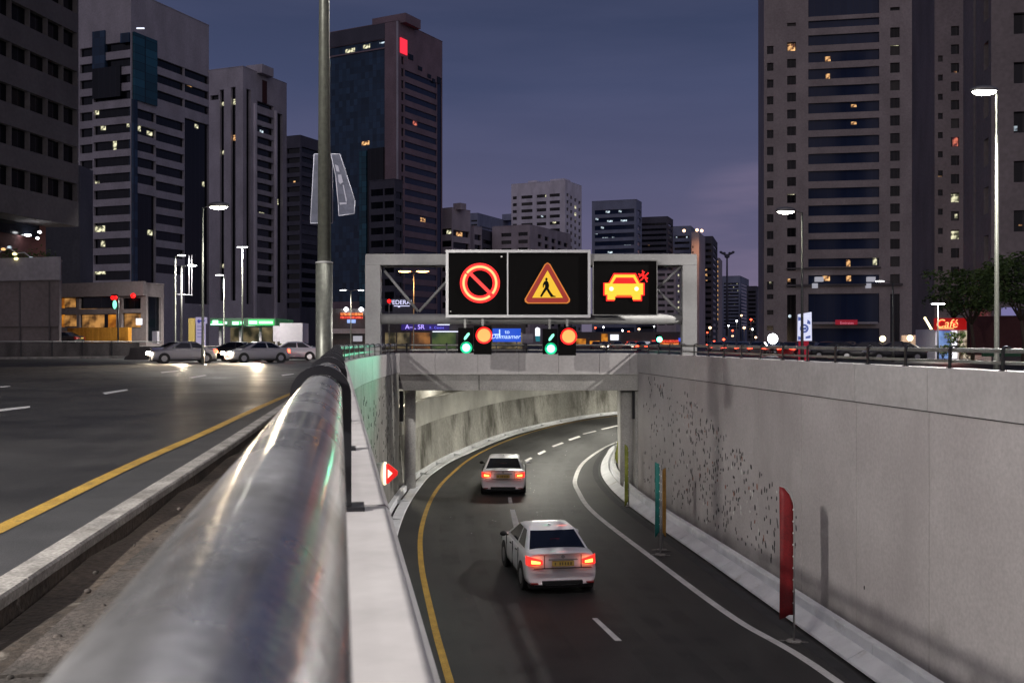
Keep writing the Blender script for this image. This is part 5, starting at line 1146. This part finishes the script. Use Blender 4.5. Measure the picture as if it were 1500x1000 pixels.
# red plastic block barrier and others by the street
for i, (px, w_, lab, mt) in enumerate(((230, 1.1, 'pale striped plastic traffic barrier at the end of the dark barrier', 'barrier_blue'), (205, 1.3, 'dull concrete block at the end of the dark street barrier', 'dark_concrete'))):
    D = 84-i*2; x = X(px, D); root = thing('traffic_barrier', lab, 'barrier', (x, D, GZ)); q = MB()
    q.poly([(x-w_, GZ), (x+w_, GZ), (x+w_*.9, GZ+.25), (x+w_*.7, GZ+.35), (x+w_*.6, GZ+.95), (x-w_*.6, GZ+.95), (x-w_*.7, GZ+.35), (x-w_*.9, GZ+.25)], D, D+.5); q.build('body', M[mt], root)
# arrow pylon
D = 80; root = thing('direction_pylon', 'pale lilac direction pylon with a blue two way arrow on top, left street', 'sign', (X(294, D), D, GZ))
q = MB(); q.box(X(287, D), X(300, D), D, D+.25, GZ, Z(474, D)); q.build('column', M['lilac'], root)
q = MB(); q.box(X(286.5, D), X(302, D), D-.02, D+.27, Z(474, D)+.005, Z(464.5, D)); q.build('head', M['lilac'], root)
q = MB()
q.ppx([(289, 469.5), (292, 467), (292, 468.8), (296.5, 468.8), (296.5, 465.8), (301, 470), (296.5, 473), (296.5, 471.2), (293, 471.2), (293, 473), (290, 473)], D-.03, .02); q.build('arrow', M['arrow_blue'], root)
for y in (478, 483, 488, 493): 
    q = MB(); q.box(X(289, D), X(298, D), D-.012, D, Z(y+.4, D), Z(y-.4, D)); q.build('text_line', M['arrow_blue'], root)
# green canopy filling station
gc = thing('canopy', 'long green lit canopy with white shop lettering behind the queue of cars', 'canopy', (X(357, 112), 112, GZ))
q = MB(); q.box(X(308, 112), X(404, 112), 112, 121, Z(477, 112), Z(466, 112)); q.build('fascia', M['green_dark'], gc)
q = MB(); q.box(X(364, 112), X(402, 112), 111.9, 112, Z(476.5, 112), Z(467.5, 112)); q.build('green_light', M['green_lit'], gc)
for x0, x1 in ((309, 326), (340, 357)):
    q = MB(); q.box(X(x0, 112), X(x1, 112), 111.9, 112, Z(476, 112), Z(470, 112)); q.build('green_light', M['green_lit'], gc)
for x0, x1, y0, y1 in ((312, 320, 469, 474), (309, 327, 474, 476), (330, 333, 471, 474.5), (341, 350, 471, 475.6), (353, 357, 471, 474.5), (365, 377, 470, 474.5), (380, 400, 470.5, 474)):
    q = MB(); q.box(X(x0, 112), X(x1, 112), 111.82, 111.9, Z(y1, 112), Z(y0, 112)); q.build('white_lettering', M['green_white'], gc)
for px in (315, 345, 375, 399):
    q = MB(); q.tube([(X(px, 112), 114, GZ), (X(px, 112), 114, Z(477, 112))], .15, 10); q.build('pillar', M['w_grey'], gc)
q = MB(); q.box(X(308, 112), X(404, 112), 120, 120.4, GZ, Z(478, 112)); q.build('shop_wall', M['shop_dim'], gc)
bpy_l = spot('canopy_light', (X(357, 112), 115, Z(478, 112)), (X(357, 112), 113, GZ), 900, (.8, 1, .8), gc, 160, 1, .5)
box_thing('cabin', 'white boxy cabin with a small roof unit right of the green canopy', 'cabin', 410, 443, 473, 503, 100, 'w_white', 3)
box_thing('cabin', 'low cream kiosk between the green canopy and the white cabin', 'kiosk', 400, 412, 477, 500, 103, 'w_light', 2)
box_thing('signboard', 'small yellow and dark signboard left of the arrow pylon', 'sign', 276, 285, 466, 500, 112, 'yellow_board', .3)
box_thing('parking_machine', 'short white machine beside the street at the end of the dark barrier', 'machine', 223, 230, 485, 503, 92, 'w_white', .6)

# big white and blue advertising pylon on the right
D = 72; ad = thing('advertising_pylon', 'lit white and blue advertising pylon with a ring emblem behind the right guard rail', 'sign', (X(1177, D), D, GZ))
q = MB(); q.ppx([(1168.5, 460.5), (1187, 457), (1187.5, 499), (1168, 499)], D+.3, .3); q.build('light_box', M['ad_white'], ad)
q = MB(); ringm(q, 1178, 481, 3.6, 6.4, 0, 360, D-.01, .02); q.build('ring_emblem', M['ad_blue'], ad)
q = MB()
for pts in ([(1169, 464), (1172, 464.5), (1177, 468), (1169, 470)], [(1183, 468), (1187, 471), (1187, 475), (1182, 474)], [(1169, 492), (1175, 494), (1175, 497), (1169, 498)], [(1180, 493), (1187, 491), (1187, 495), (1180, 496)], [(1176, 480), (1181, 479), (1181, 483), (1176, 483)]):
    q = MB(); q.ppx(pts, D-.01, .02); q.build('blue_print', M['ad_blue'], ad)
q = MB(); q.box(X(1171, D), X(1185, D), D+.05, D+.28, GZ, Z(499, D)-.005); q.build('red_foot', M['sign_red'], ad)
# blue direction sign beyond the bridge
D = 78; bs = thing('direction_sign', 'blue illuminated direction sign with white words between the two pairs of signals', 'sign', (X(741, D), D, GZ))
q = MB(); q.box(X(721.5, D), X(763, D), D, D+.15, Z(500.5, D), Z(481, D)); q.build('board', M['sign_blue'], bs)
text('to', .42, M['sign_white'], bs, (X(743, D), D-.03, Z(486, D))); text('Dalmaamer', .48, M['sign_white'], bs, (X(740.5, D), D-.03, Z(493, D)), shear=.3)
q = MB(); q.box(X(731, D), X(732.6, D), D-.03, D, Z(494, D), Z(482.5, D)); q.box(X(724, D), X(732, D), D-.03, D, Z(490.6, D), Z(489, D)); q.build('arrow', M['sign_white'], bs)
for px in (727, 757):
    q = MB(); q.tube([(X(px, D), D+.2, GZ), (X(px, D), D+.2, Z(482, D))], .05, 8); q.build('post', M['pole_steel'], bs)
D = 92; root = box_thing('white_board', 'blank pale board right of the blue direction sign', 'board', 765, 781, 489, 502, D, 'w_light', .3)
D = 88; root = thing('banner_pole', 'small white and teal pole banner left of the right pair of signals', 'banner', (X(787, D), D, GZ))
q = MB(); q.ppx([(784, 481), (787, 479), (791, 481), (791, 492), (784, 492)], D, .03); q.build('fabric', M['white_box'], root); q = MB(); q.ppx([(784, 492.2), (791, 492.2), (791, 500), (785, 500)], D, .03); q.build('lower_fabric', M['teal_dim'], root)
q = MB(); q.tube([(X(791.6, D), D, GZ), (X(791.6, D), D, Z(479, D))], .04, 6); q.build('pole', M['pole_steel'], root)
# dark left shopfront strip with blue letters, seen under the gantry
D = 150; sh = thing('shop_row', 'low shop row with blue lettering seen under the left part of the gantry', 'shops', (X(620, D), D, GZ))
q = MB(); q.box(X(484, D), X(770, D), D, D+12, GZ, Z(472, D)); q.build('wall', M['w_dark'], sh)
q = MB(); q.box(X(588, D), X(658, D), D-.3, D, Z(483.5, D), Z(474.5, D)); q.build('blue_fascia', M['fascia_blue'], sh)
text('A\u2013L SR', .95, M['sign_lilac'], sh, (X(608, D), D-.35, Z(479, D))); text('R . Centre', .5, M['sign_blue_txt'], sh, (X(640, D), D-.35, Z(480, D)))
q = MB(); q.box(X(634, D), X(672, D), D-.6, D-.35, Z(486.2, D), Z(485, D)); q.box(X(641, D), X(659, D), D-.6, D-.35, Z(476, D), Z(475, D)); q.build('light_strip', M['lit_cool2'], sh)
for i, (x0, x1, mt) in enumerate(((560, 580, 'shop_dim'), (582, 600, 'shop_dim'), (603, 630, 'shop_orange'), (633, 668, 'shop_green'), (720, 765, 'shop_dim'))):
    q = MB(); q.box(X(x0, D), X(x1, D), D-.08, D, GZ+.4, Z(487, D)); q.build('shop_window', M[mt], sh)
# orange lettered shop sign and lamps left of the gantry leg
D = 140; so = thing('shop_building', 'low shop building with an orange lit sign left of the gantry leg', 'building', (X(516, D), D, GZ))
q = MB(); q.box(X(487, D), X(556, D), D, D+6, GZ, Z(452, D)); q.build('wall', M['w_dark'], so)
for y0, y1, mt in ((458, 462, 'orange_sign'), (463.3, 466.6, 'red_sign'), ):
    q = MB(); q.box(X(499, D), X(531.5, D), D-.3, D-.05, Z(y1, D), Z(y0, D)); q.build('sign_strip', M[mt], so)
q = MB(); q.box(X(509, D), X(521, D), D-.3, D-.05, Z(473, D), Z(468, D)); q.build('blue_sign', M['sign_pale_blue'], so)
q = MB(); q.box(X(484, D), X(556, D), D-1.4, D-.02, Z(488.5, D), Z(481.5, D)); q.build('canopy_band', M['w_grey'], so)
for x in (507, 529):
    q = MB(); q.ell(P(x, 453, D-.5), (.28, .2, .28), 8, 6); q.build('lamp', M['lamp_cool'], so)
q = MB(); q.box(X(520, D), X(533, D), D-1.7, D-1.5, Z(500, D), Z(492, D)); q.build('white_notice', M['white_box_dim'], so)
# white lettered sign and red lamps seen through the left truss
D = 160; sg = thing('rooftop_sign', 'white lettered sign board with an underline seen through the left truss of the gantry', 'sign', (X(589, D), D, GZ))
q = MB(); q.box(X(575, D), X(604, D), D, D+.6, GZ, Z(437, D)); q.build('board', M['w_slate'], sg)
text('FEDERAL', .95, M['sign_white2'], sg, (X(588, D), D-.05, Z(443, D))); q = MB(); q.box(X(577, D), X(600, D), D-.08, D, Z(448.5, D), Z(447.6, D)); q.box(X(583, D), X(586, D), D-.08, D, Z(450, D), Z(448.8, D)); q.build('underline', M['sign_white2'], sg)
for x, y, lab in ((570, 441, 'red lit signal on a pole seen through the left truss, beside the white lettering'), ):
    root = thing('traffic_light', lab, 'traffic light', (X(x, 110), 110, GZ)); q = MB(); q.tube([(X(x, 110), 110, GZ), (X(x, 110), 110, Z(y, 110))], .05, 6); q.build('pole', M['pole_steel'], root)
    q = MB(); q.box(X(x-3, 110), X(x+3, 110), 110, 110.2, Z(y+4, 110), Z(y-4, 110)); q.build('housing', M['sign_black'], root); q = MB(); q.ell(P(x, y, 109.95), (.22, .08, .22), 10, 6); q.build('lamp', M['sig_rim'], root)
root = thing('traffic_light', 'small signal showing red and green in front of the orange lit building', 'traffic light', (X(168, 95), 95, GZ)); q = MB(); q.tube([(X(173, 95), 95, GZ), (X(173, 95), 95, Z(436, 95))], .08, 8); q.build('pole', M['black_iron'], root)
q = MB(); q.box(X(163, 95), X(172, 95), 95, 95.2, Z(452, 95), Z(431, 95)); q.build('housing', M['sign_black'], root); q = MB(); q.ell(P(165, 436, 94.95), (.2, .08, .2), 10, 6); q.ell(P(169.5, 436, 94.95), (.16, .08, .2), 10, 6); q.build('red_lamp', M['sig_rim'], root)
q = MB(); q.ell(P(168, 446, 94.95), (.2, .08, .42), 10, 6); q.build('green_lamp', M['sig_green_dim'], root)

# far shop lights beyond the bridge: low buildings with lit fronts
D = 230; fs = thing('shop_row', 'distant row of brightly lit shopfronts under the right part of the gantry', 'shops', (X(930, D), D, GZ))
q = MB(); q.box(X(840, D), X(1020, D), D, D+10, GZ, Z(486, D)); q.build('wall', M['w_dark'], fs)
for x0, x1, y0, y1, mt in ((864, 878, 499, 505, 'lit_orange'), (881, 890, 489, 500, 'lit_orange'), (894, 906, 490, 498, 'white_box'), (918, 936, 500, 506, 'red_sign'), (938, 952, 500, 506, 'white_box_dim'), (955, 994, 502, 505, 'orange_sign'), (955, 994, 498, 501, 'red_sign'), (844, 858, 496, 504, 'lit_orange'), (994, 999, 495, 500, 'blue_lamp')):
    q = MB(); q.box(X(x0, D), X(x1, D), D-.3, D, Z(y1, D), Z(y0, D)); q.build('lit_front', M[mt], fs)
root = thing('traffic_light', 'green signal above the red and orange shop lights beyond the bridge', 'traffic light', (X(966, 150), 150, GZ)); q = MB(); q.tube([(X(966, 150), 150, GZ), (X(966, 150), 150, Z(494, 150))], .07, 6); q.build('pole', M['black_iron'], root)
q = MB(); q.box(X(961, 150), X(969, 150), 150, 150.2, Z(500, 150), Z(490, 150)); q.build('housing', M['sign_black'], root); q = MB(); q.ell(P(966, 497, 149.9), (.4, .1, .4), 10, 6); q.build('lamp', M['sig_green'], root)
lamps = [(912, 484), (921, 486), (936, 482), (958, 478), (1036, 487), (1040, 480), (1067, 477), (1073, 484), (1073, 492), (1079, 470), (1100, 468), (1107, 494), (1112, 489), (1060, 497), (1090, 480), (884, 479), (872, 480), (1086, 462), (1102, 482), (1046, 500)]
for i, (x, y) in enumerate(lamps):
    D = 260+(i*37) % 160; p = P(x, y, D); root = thing('street_lamp', 'tiny distant street lamp among the far city lights beyond the bridge', 'street lamp', (p.x, D, GZ), 'distant street lamps')
    q = MB(); q.tube([(p.x, D, GZ), (p.x, D, p.z)], .1, 6); q.build('pole', M['pole_steel'], root); r_ = .2+.07*(i % 3); q = MB(); q.ell((p.x, D-.1, p.z), (r_*1.3, r_, r_), 8, 6); q.build('lamp_glass', (M['lamp_cool'], M['lamp_warm2'], M['tail_far'])[(i*5) % 3], root)
# uplight and lanterns at the tower foot
for x, y, D, s_, mt, lab in ((1132, 496, 110, .55, 'lamp_cool', 'glaring white floodlight at the left foot of the beige tower'), (1293, 496, 100, .3, 'globe', 'round glowing lantern left of the long cream wall'), (1333, 495, 100, .3, 'globe', 'round glowing lantern in front of the cream wall')):
    p = P(x, y, D); root = thing('lantern', lab, 'lamp', (p.x, D, GZ)); q = MB(); q.ell(p, (s_, s_, s_), 12, 8); q.build('globe', M[mt], root); q = MB(); q.tube([(p.x, D, GZ), (p.x, D, p.z-s_)], .06, 8); q.build('post', M['black_iron'], root)
    spot('lantern_light', (p.x, D+.9, p.z), (p.x, D+12, p.z+1), 1500, (1, .72, .45) if mt == 'globe' else (1, .95, 1), root, 170, 1, .3)
# long cream wall behind the parked cars, fence and planting
D = 106; cw = box_thing('garden_wall', 'cream low wall with a flat coping behind the parked cars', 'wall', 1322, 1362, 491, 512, D, 'w_beige', .4)
# kiosk with red sign
D = 82; ks = thing('kiosk', 'small brightly lit kiosk with glowing red script sign beneath the trees', 'kiosk', (X(1392, D), D, GZ))
q = MB(); q.box(X(1370, D), X(1428, D), D+.02, D+4, GZ, Z(482, D)); q.build('wall', M['w_white'], ks)
q = MB(); q.box(X(1368, D), X(1412, D), D-.5, D+.01, Z(483, D), Z(466, D)); q.build('fascia', M['red_glow_fascia'], ks)  # board emits dim red to imitate the glow of the letters
text('Caf\u00e9', .95, M['led_core'], ks, (X(1382, D), D-.56, Z(474.5, D)), 'script_sign', shear=.25); text('Café', .85, M['sig_rim'], ks, (X(1382.5, D), D-.53, Z(474.8, D)), 'script_edge', extrude=.015, shear=.25)
q = MB(); q.box(X(1371, D), X(1393, D), D-.56, D-.505, Z(481.6, D), Z(480.4, D)); q.build('neon_line', M['led_core'], ks)
q = MB(); q.tube([P(1396, 470, D-.6), P(1403, 477, D-.6)], .05, 6); q.build('neon_tick', M['sig_rim'], ks)
for x0, x1, mt in ((1373, 1392, 'ad_poster'), (1394, 1396, 'white_box'), (1398.5, 1401, 'white_box'), (1404, 1410, 'lit_white3'), (1412, 1424, 'lit_white3')):
    q = MB(); q.box(X(x0, D), X(x1, D), D-.12, D+.015, GZ+.1, Z(484.5, D)); q.build('display', M[mt], ks)
spot('kiosk_light', (X(1390, D), D-1.2, Z(480, D)), (X(1390, D), D-2, GZ), 350, (1, .8, .6), ks, 150, 1, .3)
spot('sign_light', (X(1384, D), D-1, Z(474, D)), (X(1384, D), D-8, GZ), 160, (1, .08, .04), ks, 170, 1, .3)
sa = thing('string_lights', 'slanting string of small white bulbs left of the red kiosk sign', 'lights', tuple(P(1370, 490, 84)))
for k in range(9):
    q = MB(); q.ell(P(1355+k*1.7, 466+k*2.9, 84), (.11, .11, .11), 6, 4); q.build('bulb', M['globe'], sa)
q = MB(); q.tube([P(1354, 464, 84), P(1370, 492, 84)], .02, 5); q.build('cable', M['black_iron'], sa)
# dark red wall right of kiosk + violet board
rw = box_thing('boundary_wall', 'dark red wall behind the tall lamp at the right edge', 'wall', 1421, 1560, 463, 520, 72, 'w_red', .5)
D = 70; root = box_thing('signboard', 'pale violet signboard above the dark red wall at the right edge', 'sign', 1468, 1491, 450, 462, D, 'violet_board', .15)
root = box_thing('site_screen', 'low green net screen at the far right behind the guard rail', 'screen', 1440, 1560, 512, 522, 62, 'green_net', .2)

# ------------------------------------------------------------------ trees and shrubs
def tree(label, px, D, top, w_m, hbase, seed, n=2600, name='tree', cat='tree', leaf=.13, group='trees beside the kiosk', tw=.14):
    rnd = random.Random(seed); x = X(px, D); zt = Z(top, D); root = thing(name, label, cat, (x, D, GZ), group)
    H = zt-GZ; tr = MB(); tips = []
    fork = GZ+H*hbase; tr.tube([(x, D, GZ-.05), (x+.1, D, GZ+H*hbase*.5), (x-.05, D+.05, fork)], [tw, tw*.8, tw*.65], 10)
    for i in range(9):
        an = i*2.4+rnd.random(); e_ = rnd.uniform(.5, 1); t1 = Vector((x+math.cos(an)*w_m*.22*e_, D+math.sin(an)*w_m*.22*e_, fork+(zt-fork)*.35)); t2 = Vector((x+math.cos(an)*w_m*.42*e_, D+math.sin(an)*w_m*.42*e_, fork+(zt-fork)*rnd.uniform(.5, .85)))
        tr.tube([(x-.05, D+.05, fork-.1), t1, t2], [tw*.45, tw*.28, tw*.1], 6); tips += [t1, t2]
        for _ in range(2): tips.append(t2+Vector((rnd.uniform(-1, 1)*w_m*.14, rnd.uniform(-1, 1)*w_m*.14, rnd.uniform(-.1, .2)*H)))
    tr.build('trunk', M['bark'], root)
    m = MB()
    for k in range(n):
        c = rnd.choice(tips); rad = w_m*.13; v = Vector((rnd.gauss(0, 1), rnd.gauss(0, 1), rnd.gauss(0, .6)))
        v = v.normalized()*rad*(rnd.random()**.5)*1.3; p = c+v
        if p.z > zt: p.z = zt-rnd.random()*.4
        a = Vector((rnd.uniform(-1, 1), rnd.uniform(-1, 1), rnd.uniform(-.5, .5))).normalized(); b = a.cross(Vector((rnd.uniform(-1, 1), rnd.uniform(-1, 1), rnd.uniform(-1, 1)))).normalized(); s_ = leaf*rnd.uniform(.6, 1.3)
        m.add([p-a*s_, p-b*s_*.5, p+a*s_, p+b*s_*.5], [(0, 1, 2, 3)])
    m.build('crown', M['leaf'], root); return root
tree('broad dark tree above the red lit kiosk', 1424, 66, 394, 4.6, .42, 3, 3400)
tree('tall dark tree at the right edge behind the tall lamp', 1498, 60, 366, 4.8, .40, 5, 4600)
tree('smaller tree between the kiosk sign and the tall lamp', 1398, 92, 418, 5.0, .55, 8, 2400)
for i, (px, lab) in enumerate(((1393, 'small bushy potted palm at the left door of the kiosk'), (1405, 'small bushy potted palm at the right door of the kiosk'), (1418, 'low bright green shrub at the right foot of the kiosk'), (1382, 'low green shrub at the left foot of the kiosk'))):
    tree(lab, px, 79, 486 if i < 2 else 505, .9 if i < 2 else 1.6, .45 if i < 2 else .2, 20+i, 420, 'shrub', 'shrub', .09, 'shrubs in front of the kiosk', .04)
for i, px in enumerate((12, 30, 50, 66)):
    rnd = 0; p = P(px, 384, 92); q_ = ['leftmost', 'second', 'third', 'rightmost'][i]
    root = thing('shrub', q_+' of the four dark shrubs on the roof terrace at the left edge', 'shrub', (p.x, 92, p.z-.8), 'shrubs on the roof terrace')
    m = MB()
    for k in range(260):
        c = p+Vector((random.gauss(0, .45), random.gauss(0, .4), random.gauss(.2, .4))); a = Vector((random.uniform(-1, 1), random.uniform(-1, 1), random.uniform(-1, 1))).normalized()*.13; b = a.cross(Vector((random.uniform(-1, 1), random.uniform(-1, 1), 1))).normalized()*.07
        m.add([c-a, c-b, c+a, c+b], [(0, 1, 2, 3)])
    m.build('foliage', M['leaf'], root); q = MB(); q.tube([(p.x, 92, p.z-1.2), (p.x, 92, p.z+.3)], .05, 6); q.build('stem', M['bark'], root)

# car headlight beams on the street
for (px, D, pw) in ((318, 70, 5000), (420, 72, 12000)):
    spot('headlight_beam', (X(px-30, D), D-2.6, GZ+.65), (X(px-110, D), D-22, GZ), pw, (1, .8, .55), None, 70, .8, .1)

# ------------------------------------------------------------------ render settings
sc.view_settings.view_transform = 'Standard'; sc.view_settings.look = 'None'; sc.view_settings.exposure = 0; sc.view_settings.gamma = 1
sc.cycles.use_denoising = True; sc.cycles.max_bounces = 6; sc.cycles.diffuse_bounces = 3; sc.cycles.glossy_bounces = 3; sc.cycles.transmission_bounces = 2
sc.cycles.sample_clamp_indirect = 6; sc.cycles.caustics_reflective = False; sc.cycles.caustics_refractive = False
try: sc.cycles.denoiser = 'OPENIMAGEDENOISE'
except Exception: pass
